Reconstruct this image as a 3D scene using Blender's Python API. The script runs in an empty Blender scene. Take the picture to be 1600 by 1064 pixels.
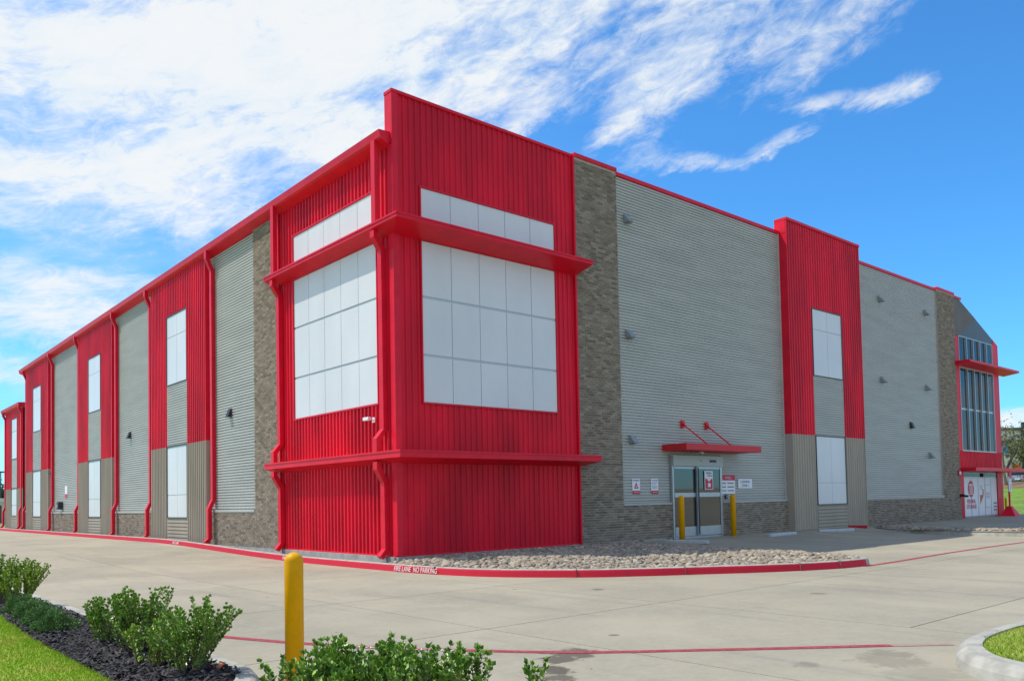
import bpy, math, random
import numpy as np
from mathutils import Vector, Matrix
random.seed(7); RNG = np.random.default_rng(7)
R_ = math.radians
scn = bpy.context.scene
COL = scn.collection

# ------------------------------------------------------------------ camera
def Vn(*a): return Vector(a)
CAM = Vector((-10.139, -15.588, 1.2))
yaw, pitch, roll, FPX, V0 = 0.71478, 0.03684, -0.01971, 1289.83, 734.18
F_ = Vector((math.sin(yaw)*math.cos(pitch), math.cos(yaw)*math.cos(pitch), math.sin(pitch)))
r0 = Vector((math.cos(yaw), -math.sin(yaw), 0)); u0 = r0.cross(F_)
RR = r0*math.cos(roll) + u0*math.sin(roll); UU = RR.cross(F_)
cd = bpy.data.cameras.new('camera'); cam = bpy.data.objects.new('camera', cd); COL.objects.link(cam)
M = Matrix((RR, UU, -F_)).transposed().to_4x4(); M.translation = CAM
cam.matrix_world = M
cd.sensor_width = 36; cd.lens = FPX/1600*36; cd.shift_y = (V0-532)/1600
cd.clip_start = .05; cd.clip_end = 3000
scn.camera = cam

# ------------------------------------------------------------------ world, sun, exposure
SUN = Vector((-.43, .46, 1.0)).normalized()
el_s = math.asin(SUN.z); az_s = math.atan2(SUN.x, SUN.y)
scn.view_settings.view_transform = 'Standard'; scn.view_settings.look = 'None'
scn.view_settings.gamma = 1; scn.view_settings.use_curve_mapping = False
scn.view_settings.exposure = 0.0
sl = bpy.data.lights.new('sun', 'SUN'); sl.energy = 4.2; sl.angle = R_(.53); sl.color = (1, .94, .84)
so = bpy.data.objects.new('sun', sl); COL.objects.link(so)
so.rotation_euler = SUN.to_track_quat('Z', 'Y').to_euler(); so.location = (0, 0, 60)
world = bpy.data.worlds.new('World'); scn.world = world; world.use_nodes = True
wn = world.node_tree; wn.nodes.clear()

class NT:
    """tiny node helper"""
    def __init__(s, nt): s.nt = nt
    def n(s, t, **k):
        x = s.nt.nodes.new(t)
        for a, b in k.items(): setattr(x, a, b)
        return x
    def l(s, a, b): s.nt.links.new(a, b)
    def val(s, sock, v):
        if hasattr(v, 'is_linked') or isinstance(v, bpy.types.NodeSocket): s.l(v, sock)
        else: sock.default_value = v
    def m(s, op, a, b=0.0, c=None, clamp=False):
        x = s.n('ShaderNodeMath', operation=op, use_clamp=clamp)
        s.val(x.inputs[0], a); s.val(x.inputs[1], b)
        if c is not None: s.val(x.inputs[2], c)
        return x.outputs[0]
    def ss(s, x, a, b, lo=0., hi=1.):
        q = s.n('ShaderNodeMapRange', interpolation_type='SMOOTHSTEP')
        s.val(q.inputs[0], x); q.inputs[1].default_value = a; q.inputs[2].default_value = b
        q.inputs[3].default_value = lo; q.inputs[4].default_value = hi
        return q.outputs[0]
    def noise(s, vec, sc, det=4, rough=.55, dist=0.):
        q = s.n('ShaderNodeTexNoise'); s.l(vec, q.inputs['Vector'])
        q.inputs['Scale'].default_value = sc; q.inputs['Detail'].default_value = det
        q.inputs['Roughness'].default_value = rough; q.inputs['Distortion'].default_value = dist
        return q.outputs['Fac']
    def mix(s, f, a, b):
        q = s.n('ShaderNodeMix', data_type='RGBA'); s.val(q.inputs[0], f)
        for i, v in ((6, a), (7, b)):
            if isinstance(v, bpy.types.NodeSocket): s.l(v, q.inputs[i])
            else: q.inputs[i].default_value = (*v[:3], 1)
        return q.outputs[2]
    def comb(s, x, y, z=0.):
        q = s.n('ShaderNodeCombineXYZ'); s.val(q.inputs[0], x); s.val(q.inputs[1], y); s.val(q.inputs[2], z); return q.outputs[0]

W = NT(wn)
tc = W.n('ShaderNodeTexCoord'); sep = W.n('ShaderNodeSeparateXYZ'); W.l(tc.outputs['Generated'], sep.inputs[0])
az = W.m('SUBTRACT', W.m('ARCTAN2', sep.outputs[0], sep.outputs[1]), yaw)       # radians right of the view axis
el = W.m('ARCSINE', sep.outputs[2])
DEG = 180/math.pi
azd = W.m('MULTIPLY', az, DEG); eld = W.m('MULTIPLY', el, DEG)
def pxang(u, v):
    a = math.atan((u-800)/1290); return a*DEG, math.atan((782-v)/1290*math.cos(a))*DEG
# wispy noise, streaks rising to the right
ca, sa = math.cos(R_(16)), math.sin(R_(16))
s1 = W.m('ADD', W.m('MULTIPLY', azd, ca), W.m('MULTIPLY', eld, sa))
s2 = W.m('SUBTRACT', W.m('MULTIPLY', eld, ca), W.m('MULTIPLY', azd, sa))
wv = W.comb(W.m('MULTIPLY', s1, .05), W.m('MULTIPLY', s2, .13), 2.7)
n1 = W.noise(wv, 1.5, 9, .62, .55)
n2 = W.noise(W.comb(W.m('MULTIPLY', s1, .16), W.m('MULTIPLY', s2, .34), 8.1), 1.3, 8, .66, .5)
n3 = W.noise(W.comb(W.m('MULTIPLY', azd, .035), W.m('MULTIPLY', eld, .12), 5.5), 1.6, 7, .6, .3)
wob = W.m('MULTIPLY', W.m('SUBTRACT', n1, .5), 3.0)
wob2 = W.m('MULTIPLY', W.m('SUBTRACT', n2, .5), 2.2)
def blob(u, v, ru, rv, tilt=0., amp=1., soft=.55):
    a0, e0 = pxang(u, v); ra, re = ru/22.5, rv/22.5; t = R_(tilt)
    da = W.m('ADD', W.m('SUBTRACT', azd, a0), wob); de = W.m('ADD', W.m('SUBTRACT', eld, e0), wob2)
    x = W.m('DIVIDE', W.m('ADD', W.m('MULTIPLY', da, math.cos(t)), W.m('MULTIPLY', de, math.sin(t))), ra)
    y = W.m('DIVIDE', W.m('SUBTRACT', W.m('MULTIPLY', de, math.cos(t)), W.m('MULTIPLY', da, math.sin(t))), re)
    r = W.m('SQRT', W.m('ADD', W.m('MULTIPLY', x, x), W.m('MULTIPLY', y, y)))
    return W.ss(r, soft, 1.35, amp, 0.)
blobs = [blob(60, 110, 520, 190, 4, 1.0, .3), blob(560, 60, 330, 150, 8, 1.0, .3), blob(470, 200, 200, 55, 18, .6, .0), blob(900, 5, 380, 75, 10, 1., .3),
         blob(1150, 30, 250, 60, 14, .9, .1), blob(1340, 10, 170, 34, 14, .7, .0), blob(1030, 125, 85, 70, 45, .95, .0), blob(1110, 80, 130, 50, 26, .9, .0), blob(975, 190, 60, 26, 35, .7, .0),
         blob(1430, 140, 60, 18, 16, .75, .0), blob(1330, 160, 90, 16, -2, .65, .0), blob(1270, 100, 150, 34, 14, .5, .0), blob(1230, 225, 80, 13, 16, .62, .0), blob(1120, 250, 60, 14, -10, .6, .0), blob(1020, 250, 70, 22, 8, .6, .0),
         blob(835, 180, 70, 22, 30, .75, .0), blob(830, 120, 120, 50, 20, .4, .0), blob(60, 415, 280, 30, -2, .85, .1), blob(40, 480, 330, 50, 0, .95, .2), blob(110, 330, 260, 16, 6, .5, .0),
         blob(60, 290, 240, 40, 6, .65, .0), blob(330, 300, 160, 30, 14, .45, .0), blob(0, 560, 300, 26, 0, .6, .1), blob(1592, 668, 50, 16, 0, .9, .2)]
c = blobs[0]
for b in blobs[1:]:   # screen-like union
    c = W.m('SUBTRACT', W.m('ADD', c, b), W.m('MULTIPLY', c, b))
# elsewhere round the sky: more of the same broken cirrus
back = W.m('MULTIPLY', W.ss(W.m('ABSOLUTE', azd), 40, 75), W.ss(n3, .32, .56))
c = W.m('MAXIMUM', c, W.m('MULTIPLY', back, .72))
veil = W.m('MULTIPLY', W.ss(azd, 12, -28), W.ss(n3, .3, .72))
n4 = W.noise(W.comb(W.m('MULTIPLY', s1, .30), W.m('MULTIPLY', s2, .75), 1.1), 1.2, 10, .68, .9)
nn = W.m('ADD', W.m('MULTIPLY', n2, .55), W.m('MULTIPLY', n4, .45))
cc = W.m('MULTIPLY', c, W.ss(n1, .25, .62, .42, 1.))
core = W.ss(W.m('ADD', cc, W.m('MULTIPLY_ADD', nn, 2.1, -1.05)), .05, 1.05)
dens = W.m('ADD', W.m('MULTIPLY', core, W.ss(c, .0, .12)), W.m('MULTIPLY', veil, .38), clamp=True)
dens = W.m('MULTIPLY', dens, W.ss(eld, -1, 3))
sky = W.n('ShaderNodeTexSky', sky_type='NISHITA', sun_disc=False)
sky.sun_elevation = el_s; sky.sun_rotation = az_s; sky.air_density = 1.0; sky.dust_density = .3; sky.ozone_density = 2.2
tint = W.n('ShaderNodeMix', data_type='RGBA', blend_type='MULTIPLY'); tint.inputs[0].default_value = 1
W.l(sky.outputs[0], tint.inputs[6]); tint.inputs[7].default_value = (.62, 1.52, 2.2, 1)
ccol = W.mix(W.ss(W.m('ADD', W.m('MULTIPLY', n1, .6), W.m('MULTIPLY', n4, .4)), .34, .6), (7.6, 8.7, 9.6), (9.3, 9.5, 9.5))
cm = W.mix(W.m('MULTIPLY', dens, .95), tint.outputs[2], ccol)
bg = W.n('ShaderNodeBackground'); bg.inputs[1].default_value = .1; W.l(cm, bg.inputs[0])
wo = W.n('ShaderNodeOutputWorld'); W.l(bg.outputs[0], wo.inputs[0])

# ------------------------------------------------------------------ materials
def mat(name, col, rough=.6, metal=0., spec=.5, var=0., vscale=3., bump=0., bscale=30., col2=None, stretch=None, fn=None, coat=0.):
    m = bpy.data.materials.new(name); m.use_nodes = True; t = NT(m.node_tree); b = m.node_tree.nodes['Principled BSDF']
    b.inputs['Roughness'].default_value = rough; b.inputs['Metallic'].default_value = metal
    b.inputs['Specular IOR Level'].default_value = spec; b.inputs['Coat Weight'].default_value = coat
    g = t.n('ShaderNodeNewGeometry'); pos = g.outputs['Position']
    if stretch:
        mp = t.n('ShaderNodeMapping'); t.l(pos, mp.inputs[0]); mp.inputs['Scale'].default_value = stretch; pos2 = mp.outputs[0]
    else: pos2 = pos
    if fn: cs = fn(t, pos, b)
    elif var or col2:
        c2 = col2 or tuple(max(0, x*(1-var)) for x in col); c1 = tuple(x*(1+var*.5) for x in col)
        cs = t.mix(t.ss(t.noise(pos2, vscale, 6, .6), .3, .7), c1, c2)
    else: cs = None
    if cs is not None: t.l(cs, b.inputs['Base Color'])
    else: b.inputs['Base Color'].default_value = (*col, 1)
    if bump:
        bp = t.n('ShaderNodeBump'); bp.inputs['Strength'].default_value = bump; bp.inputs['Distance'].default_value = .01
        t.l(t.noise(pos2, bscale, 5, .6), bp.inputs['Height']); t.l(bp.outputs[0], b.inputs['Normal'])
    return m

RED = mat('red_painted_steel', (.73, .006, .030), .45, 0, .22, .30, 1.0, .12, 5, stretch=(1, 1, .25))
REDT = mat('red_trim_steel', (.74, .008, .032), .42, 0, .25, .12, 2, .05, 4)
GREY = mat('grey_siding_steel', (.47, .465, .43), .45, .0, .4, .10, 1.5, stretch=(.3, .3, 2))
TAN = mat('tan_siding_steel', (.40, .335, .262), .5, 0, .3, .1, 1.5, stretch=(1, 1, .3))
TRIM = mat('dark_trim', (.10, .10, .11), .5)
PANE = mat('white_translucent_panel', (.70, .70, .71), .28, 0, .5, .07, .5, stretch=(1, 1, .5))
MULL = mat('blue_grey_mullion', (.50, .545, .59), .45)
CONCF = mat('foundation_concrete', (.36, .36, .34), .85, 0, .3, .22, 4, .3, 40)
ALU = mat('brushed_aluminium', (.44, .46, .48), .35, .6, .5, .06, 5)
GLASSD = mat('dark_reflective_glass', (.014, .018, .020), .04, 0, .20)
DGLASS = mat('door_glass', (.030, .034, .032), .03, 0, 1.0)
YEL = mat('yellow_bollard_paint', (.80, .36, .0), .42, 0, .15, .08, 8, .08, 14, coat=.0)
WHITE = mat('white_print', (.80, .80, .82), .5)
REDP = mat('red_print', (.55, .02, .05), .5)
INK = mat('dark_print', (.05, .045, .08), .6)
INKG = mat('grey_print', (.28, .29, .33), .6)
BLK = mat('black_fixture', (.02, .02, .022), .45)
FIXG = mat('grey_fixture', (.30, .32, .33), .5, .3)
MORT = mat('mortar', (.50, .45, .375), .95, 0, .2, .15, 20)
ROOFM = mat('roof_membrane', (.5, .5, .48), .8, var=.1)
BROWNP = mat('brown_grey_panel', (.15, .135, .12), .7, var=.12, vscale=1)
SLATE = mat('slate_panel', (.085, .10, .125), .5, var=.12, vscale=1)

def brick_fn(t, pos, b):
    g = t.n('ShaderNodeNewGeometry'); oi = t.n('ShaderNodeObjectInfo')
    r = t.m('FRACT', t.m('ADD', g.outputs['Random Per Island'], oi.outputs['Random']))
    cr = t.n('ShaderNodeValToRGB'); t.l(r, cr.inputs[0]); e = cr.color_ramp; e.interpolation = 'CONSTANT'
    cols = [(.172, .138, .108), (.205, .166, .130), (.130, .104, .082), (.232, .190, .152), (.182, .147, .116), (.255, .214, .174), (.150, .121, .095), (.215, .175, .138)]
    e.elements[0].color = (*cols[0], 1); e.elements[1].position = .14; e.elements[1].color = (*cols[1], 1)
    for i, p in enumerate((.30, .38, .52, .70, .78, .88)):
        q = e.elements.new(p); q.color = (*cols[i+2], 1)
    n = t.noise(pos, 45, 4, .7)
    q = t.n('ShaderNodeMix', data_type='RGBA', blend_type='MULTIPLY'); q.inputs[0].default_value = .7
    t.l(cr.outputs[0], q.inputs[6]); t.l(t.mix(t.ss(n, .3, .7), (.92, .89, .86), (1.75, 1.68, 1.58)), q.inputs[7])
    return q.outputs[2]
BRICK = mat('brown_brick', (.2, .15, .1), .9, spec=.25, fn=brick_fn, bump=.4, bscale=60)

def conc_fn(stains=True):
    def f(t, pos, b):
        oi = t.n('ShaderNodeObjectInfo')
        n1 = t.noise(pos, .45, 7, .62, .4); n2 = t.noise(pos, 14, 6, .7)
        mp = t.n('ShaderNodeMapping'); t.l(pos, mp.inputs[0]); mp.inputs['Rotation'].default_value = (0, 0, R_(-52)); mp.inputs['Scale'].default_value = (2.3, .22, 1)
        n3 = t.noise(mp.outputs[0], .9, 7, .65, .3)
        c = t.mix(t.ss(n1, .3, .72), (.378, .335, .236), (.275, .246, .180))
        c = t.mix(t.ss(n3, .52, .78, 0, .75), c, (.19, .178, .15))
        c = t.mix(t.ss(n2, .25, .8, 0, .5), c, (.40, .375, .31))
        q = t.n('ShaderNodeMix', data_type='RGBA', blend_type='MULTIPLY'); q.inputs[0].default_value = 1
        v = t.m('MULTIPLY_ADD', oi.outputs['Random'], .09, .955); t.l(c, q.inputs[6]); t.l(t.comb(v, v, v), q.inputs[7]); c = q.outputs[2]
        if stains:
            sp = t.n('ShaderNodeSeparateXYZ'); t.l(pos, sp.inputs[0])
            nn = t.noise(pos, 3.2, 7, .72, .8); tot = None
            for (x, y, r, a) in [(-4.56, -10.0, .26, .9), (-4.9, -10.12, .2, .9), (-5.28, -10.45, .22, .95), (-5.45, -10.7, .2, .85), (-3.0, -12.25, .30, .35), (-2.65, -12.15, .2, .4), (-.4, -6.4, .13, .6), (-3.6, -11.85, .12, .35), (-3.55, -9.6, .07, .7), (-3.35, -12.75, .35, .2), (1.2, -9.3, .12, .5)]:
                d = t.m('SQRT', t.m('ADD', t.m('POWER', t.m('SUBTRACT', sp.outputs[0], x), 2.), t.m('POWER', t.m('SUBTRACT', sp.outputs[1], y), 2.)))
                k = t.ss(t.m('ADD', t.m('DIVIDE', d, r), t.m('MULTIPLY_ADD', nn, 3.6, -1.8)), .6, 1.1, a, 0)
                tot = k if tot is None else t.m('MAXIMUM', tot, k)
            c = t.mix(tot, c, (.105, .088, .065))
            sp2 = t.noise(pos, 5.5, 2, .5); c = t.mix(t.ss(sp2, .77, .80, 0, .7), c, (.07, .065, .055))
        return c
    return f
CONC = mat('driveway_concrete', (.3, .3, .3), .88, spec=.3, fn=conc_fn(), bump=.25, bscale=60)
JOINT = mat('joint_filler', (.13, .125, .11), .95)
KERB = mat('kerb_concrete', (.40, .385, .33), .85, spec=.3, var=.25, vscale=5, bump=.3, bscale=40)
def worn_fn(t, pos, b):
    n = t.noise(pos, 2.2, 7, .7, .5); n2 = t.noise(pos, 22, 5, .7)
    c = t.mix(t.ss(n, .56, .80, 0, .55), (.55, .010, .030), (.17, .02, .028))
    return t.mix(t.ss(n2, .60, .78, 0, .45), c, (.42, .25, .22))
def wornline_fn(t, pos, b):
    n2 = t.noise(pos, 18, 6, .75); n = t.noise(pos, 1.3, 5, .6)
    c = t.mix(t.ss(n2, .42, .75, 0, .6), (.34, .035, .055), (.33, .22, .19))
    return t.mix(t.ss(n, .55, .8, 0, .4), c, (.38, .20, .18))
REDK = mat('red_kerb_paint', (.5, .02, .04), .6, fn=worn_fn, spec=.3)
REDL = mat('worn_red_line_paint', (.5, .05, .07), .8, fn=wornline_fn, spec=.2)
WHT = mat('white_road_paint', (.75, .72, .70), .7, var=.15, vscale=20)
def rock_fn(t, pos, b):
    g = t.n('ShaderNodeNewGeometry'); cr = t.n('ShaderNodeValToRGB'); t.l(g.outputs['Random Per Island'], cr.inputs[0]); e = cr.color_ramp
    cols = [(.27, .215, .145), (.40, .325, .225), (.21, .19, .155), (.44, .38, .28), (.30, .21, .14), (.33, .305, .26), (.50, .43, .32), (.16, .14, .115)]
    e.elements[0].color = (*cols[0], 1); e.elements[1].color = (*cols[1], 1)
    for i in range(2, 8):
        q = e.elements.new((i-1)/7.); q.color = (*cols[i], 1)
    return t.mix(t.ss(t.noise(pos, 30, 5, .7), .35, .8, 0, .5), cr.outputs[0], (.22, .18, .14))
ROCK = mat('river_rock', (.4, .3, .2), .8, fn=rock_fn, spec=.3, bump=.3, bscale=50)
SOIL = mat('gravel_bed_soil', (.12, .095, .07), .95, var=.3, vscale=12)
MULCHB = mat('mulch_soil', (.030, .026, .026), .95, var=.4, vscale=25, bump=.8, bscale=40)
def isl(c1, c2, c3=None, patch=None):
    def f(t, pos, b):
        g = t.n('ShaderNodeNewGeometry'); c = t.mix(g.outputs['Random Per Island'], c1, c2)
        if patch: c = t.mix(t.ss(t.noise(pos, patch[0], 4, .6), .45, .72, 0, patch[1]), c, c3)
        return c
    return f
CHIP = mat('mulch_chips', (.04, .03, .03), .85, fn=isl((.018, .016, .018), (.085, .075, .075)), spec=.35)
GRASS = mat('bright_turf', (.1, .2, .02), .7, fn=isl((.20, .36, .008), (.36, .50, .02), (.46, .40, .06), (1.4, .55)), spec=.3)
GRASS2 = mat('island_turf', (.1, .2, .02), .7, fn=isl((.10, .19, .012), (.24, .33, .03), (.36, .30, .08), (1.6, .6)), spec=.3)
GRASSB = mat('turf_base', (.20, .32, .01), .9, var=.3, vscale=3, col2=(.33, .33, .05))
HOLLY = mat('holly_leaf', (.06, .13, .03), .38, fn=isl((.08, .19, .015), (.32, .50, .06)), spec=.6)
HOLLYY = mat('yellowish_holly_leaf', (.06, .13, .03), .38, fn=isl((.12, .24, .012), (.42, .54, .05)), spec=.6)
JUNI = mat('low_shrub_leaf', (.05, .1, .05), .6, fn=isl((.07, .15, .04), (.20, .33, .09)), spec=.3)
STEM = mat('shrub_stem', (.16, .12, .08), .9)
BARK = mat('tree_bark', (.10, .085, .07), .9, var=.3, vscale=20)
TLEAF = mat('tree_leaf', (.08, .12, .03), .6, fn=isl((.06, .09, .02), (.17, .19, .05)), spec=.3)
TLEAFD = mat('dark_tree_leaf', (.03, .06, .02), .6, fn=isl((.02, .045, .02), (.06, .10, .035)), spec=.3)
BEIGE = mat('beige_stucco', (.78, .70, .56), .9, var=.06, vscale=.5)
DKB = mat('dark_band', (.06, .06, .07), .6)
CARP = mat('silver_car_paint', (.30, .33, .37), .28, .7, .5, coat=.5)
CARP2 = mat('dark_blue_car_paint', (.05, .07, .12), .28, .5, .5, coat=.5)
TYRE = mat('tyre_rubber', (.02, .02, .02), .8)
RIM = mat('wheel_rim', (.4, .4, .42), .35, .7)
TAIL = mat('tail_light_lens', (.45, .01, .02), .2)
ORG = mat('orange_plastic', (.80, .17, .02), .5)
BLUEP = mat('blue_sign_face', (.10, .32, .70), .5)
ASPH = mat('asphalt', (.09, .09, .09), .9, var=.25, vscale=3)
TERR = mat('distant_ground', (.14, .20, .04), .95, var=.3, vscale=.2, col2=(.22, .22, .08))
STRAW = mat('brown_planting_bed', (.22, .13, .07), .95, var=.35, vscale=2)

# ------------------------------------------------------------------ mesh helpers
def tag(o, label=None, cat=None, group=None, kind=None):
    if label: o['label'] = label
    if cat: o['category'] = cat
    if group: o['group'] = group
    if kind: o['kind'] = kind
    return o
def empty(name, loc=(0, 0, 0), rz=0., **k):
    o = bpy.data.objects.new(name, None); COL.objects.link(o); o.location = loc; o.rotation_euler = (0, 0, rz)
    o.empty_display_size = .2; tag(o, **k); return o
def link(name, me, parent=None, loc=None, **k):
    o = bpy.data.objects.new(name, me); COL.objects.link(o)
    if parent: o.parent = parent
    if loc is not None: o.location = loc
    tag(o, **k); return o
class MB:
    def __init__(s): s.v = []; s.f = []
    def add(s, vs, fs):
        n = len(s.v); s.v += [tuple(v) for v in vs]; s.f += [tuple(i+n for i in f) for f in fs]; return s
    def box(s, x0, x1, y0, y1, z0, z1):
        if x0 > x1: x0, x1 = x1, x0
        if y0 > y1: y0, y1 = y1, y0
        if z0 > z1: z0, z1 = z1, z0
        return s.add([(x0,y0,z0),(x1,y0,z0),(x1,y1,z0),(x0,y1,z0),(x0,y0,z1),(x1,y0,z1),(x1,y1,z1),(x0,y1,z1)],
                     [(0,3,2,1),(4,5,6,7),(0,1,5,4),(1,2,6,5),(2,3,7,6),(3,0,4,7)])
    def prism(s, A, B):   # two matching closed outlines
        n = len(A); fs = [tuple(range(n))[::-1], tuple(range(n, 2*n))]
        fs += [(i, (i+1) % n, n+(i+1) % n, n+i) for i in range(n)]
        return s.add(list(A)+list(B), fs)
    def tube(s, pts, r, n=8, cap=True):
        pts = [Vector(p) for p in pts]; rs = r if isinstance(r, (list, tuple)) else [r]*len(pts); rings = []
        for i, p in enumerate(pts):
            d = (pts[min(i+1, len(pts)-1)]-pts[max(i-1, 0)]).normalized()
            a = d.cross(Vector((0, 0, 1))) if abs(d.z) < .95 else d.cross(Vector((1, 0, 0)))
            a.normalize(); b = d.cross(a)
            rings.append([p + (a*math.cos(2*math.pi*k/n)+b*math.sin(2*math.pi*k/n))*rs[i] for k in range(n)])
        vs = [v for q in rings for v in q]; fs = []
        for i in range(len(pts)-1):
            for k in range(n): fs.append((i*n+k, i*n+(k+1) % n, (i+1)*n+(k+1) % n, (i+1)*n+k))
        if cap: fs += [tuple(range(n))[::-1], tuple(range((len(pts)-1)*n, len(pts)*n))]
        return s.add(vs, fs)
    def lathe(s, prof, n=20, c=(0, 0)):
        vs = [(c[0]+r*math.cos(2*math.pi*k/n), c[1]+r*math.sin(2*math.pi*k/n), z) for r, z in prof for k in range(n)]; fs = []
        for i in range(len(prof)-1):
            for k in range(n): fs.append((i*n+k, i*n+(k+1) % n, (i+1)*n+(k+1) % n, (i+1)*n+k))
        fs += [tuple(range(n))[::-1], tuple(range((len(prof)-1)*n, len(prof)*n))]
        return s.add(vs, fs)
    def mesh(s, name, m, smooth=False, bevel=0):
        me = bpy.data.meshes.new(name); me.from_pydata(s.v, [], s.f)
        if m: me.materials.append(m)
        if smooth: me.polygons.foreach_set('use_smooth', [True]*len(me.polygons))
        me.update(); return me
    def build(s, name, m, parent=None, smooth=False, bevel=0, loc=None, **k):
        o = link(name, s.mesh(name, m, smooth), parent, loc, **k)
        if bevel:
            b = o.modifiers.new('bevel', 'BEVEL'); b.width = bevel; b.segments = 2; b.limit_method = 'ANGLE'
        return o
def np_mesh(name, V, T, m, smooth=False):
    """V (n,3), T (k,3) triangles"""
    me = bpy.data.meshes.new(name); V = np.asarray(V, np.float32); T = np.asarray(T, np.int32)
    me.vertices.add(len(V)); me.vertices.foreach_set('co', V.ravel())
    me.loops.add(T.size); me.loops.foreach_set('vertex_index', T.ravel())
    me.polygons.add(len(T)); me.polygons.foreach_set('loop_start', np.arange(0, T.size, 3, dtype=np.int32))
    me.polygons.foreach_set('use_smooth', np.full(len(T), smooth)); me.materials.append(m); me.update(calc_edges=True); return me
def text(s, size, m, parent, loc, rot, name='lettering', align='CENTER', ext=.0015, sx=1., bold=0.):
    cu = bpy.data.curves.new(name, 'FONT'); cu.body = s; cu.size = size; cu.align_x = align; cu.align_y = 'CENTER'; cu.extrude = ext; cu.offset = bold; cu.resolution_u = 3
    o = bpy.data.objects.new(name, cu); COL.objects.link(o)
    me = bpy.data.meshes.new_from_object(o.evaluated_get(bpy.context.evaluated_depsgraph_get())); bpy.data.objects.remove(o)
    me.materials.clear(); me.materials.append(m); me.name = name
    o = link(name, me, parent, loc); o.rotation_euler = rot; o.scale = (sx, 1, 1); return o
def dup(root, loc, rz=None, **k):
    r = root.copy(); COL.objects.link(r); r.location = loc
    if rz is not None: r.rotation_euler = (0, 0, rz)
    tag(r, **k)
    for c1 in root.children:
        a = c1.copy(); COL.objects.link(a); a.parent = r
        for c2 in c1.children:
            b = c2.copy(); COL.objects.link(b); b.parent = a
    return r
def sstep(x): x = max(0., min(1., x)); return x*x*(3-2*x)

# ------------------------------------------------------------------ ground levels
def zg(x, y):
    z = -.25 + (.215*sstep((y-3)/12) if x < 3 else 0)
    if y > -4.5 and x > 5: z += .21*((min(y, 0)+4.5)/4.5)**1.5*sstep((x-5)/3.5)
    return z
def terr(x, y):
    z = -.40
    z += 2.2*sstep((x-41)/22)*sstep((90-abs(y))/40) if x > 41 else 0
    if y > 15: z += .22
    return z
# terrain sheet to the horizon (a hole-free grid, graded outwards)
def grid_sheet(name, xs, ys, zf, m, **k):
    vs = [(x, y, zf(x, y)) for y in ys for x in xs]; nx = len(xs)
    fs = [(j*nx+i, j*nx+i+1, (j+1)*nx+i+1, (j+1)*nx+i) for j in range(len(ys)-1) for i in range(nx-1)]
    return MB().add(vs, fs).build(name, m, smooth=True, **k)
gx = [-900, -400, -150, -60, -30, -12, 0, 20, 38, 40, 42, 44, 46, 48, 50, 52, 54, 56, 58, 60, 62, 64, 67, 72, 80, 95, 150, 400, 900]
grid_sheet('ground', gx, [-900, -400, -200, -110, -90, -75, -60, -40, -20, 0, 13, 16, 20, 40, 60, 75, 90, 110, 200, 400, 900], terr, TERR, kind='structure')
# the concrete drive: separate cast slabs close by, one sheet further off
XL = [-7.75, -4.2, -1.05, 2.5, 6.0, 9.5, 13.0, 16.5, 20.0]; YL = [-22.5, -19, -15.3, -11.62, -8.25, -4.75, -.9, 2.8, 6.4, 10, 13.6, 17.2, 20.8, 24.4]
def lin(a, b, n): return [a+(b-a)*i/n for i in range(n+1)]
drive = grid_sheet('driveway', [-60, -40, -26, -16, -12, -7.75] + lin(-7.7, 20, 60)[1:], lin(-24, 24.4, 110), lambda x, y: zg(x, y)-.035, JOINT, kind='structure')
def slab_mesh(x0, x1, y0, y1):
    g = .008; x0 += g; x1 -= g; y0 += g; y1 -= g
    xs = lin(x0, x1, 7); ys = lin(y0, y1, 8); nx = len(xs); ny = len(ys); b = MB()
    vs = [(x, y, zg(x, y)) for y in ys for x in xs]
    fs = [(j*nx+i, j*nx+i+1, (j+1)*nx+i+1, (j+1)*nx+i) for j in range(ny-1) for i in range(nx-1)]
    b.add(vs, fs)
    ring = [(x, y0) for x in xs] + [(x1, y) for y in ys[1:]] + [(x, y1) for x in xs[::-1][1:]] + [(x0, y) for y in ys[::-1][1:-1]]
    n = len(ring)
    b.add([(x, y, zg(x, y)) for x, y in ring] + [(x, y, zg(x, y)-.06) for x, y in ring], [(i, n+i, n+(i+1) % n, (i+1) % n) for i in range(n)])
    return b
for i in range(len(XL)-1):
    for j in range(len(YL)-1):
        x0, x1, y0, y1 = XL[i], XL[i+1], YL[j], YL[j+1]
        if x0 >= -1.1 and y0 >= -1.0: 
            if not (x0 < 0 or y0 < 0): continue
        if i < 2 and j == 2: y1 = YL[4]          # one long slab here, as cast
        if i < 2 and j == 3: continue
        slab_mesh(x0, x1, y0, y1).build('concrete_slab', CONC, drive)
def zf2(x, y): return zg(x, y)
s = MB()
def sheet(b, xs, ys, zf):
    nx = len(xs); b.add([(x, y, zf(x, y)) for y in ys for x in xs], [(j*nx+i, j*nx+i+1, (j+1)*nx+i+1, (j+1)*nx+i) for j in range(len(ys)-1) for i in range(nx-1)])
sheet(s, lin(-7.75, 0, 8), lin(24.4, 90, 30), lambda x, y: -.035)
sheet(s, lin(20.01, 75, 20), lin(-60, -.0, 40), lambda x, y: min(zg(x, y), -.1) if x < 40 else -.1 + 2.2*sstep((x-41)/22)*1.0)
sheet(s, lin(-7.75, 20, 20), lin(-60, -22.5, 10), lambda x, y: -.25)
s.build('far_driveway', CONC, kind='structure')

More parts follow.
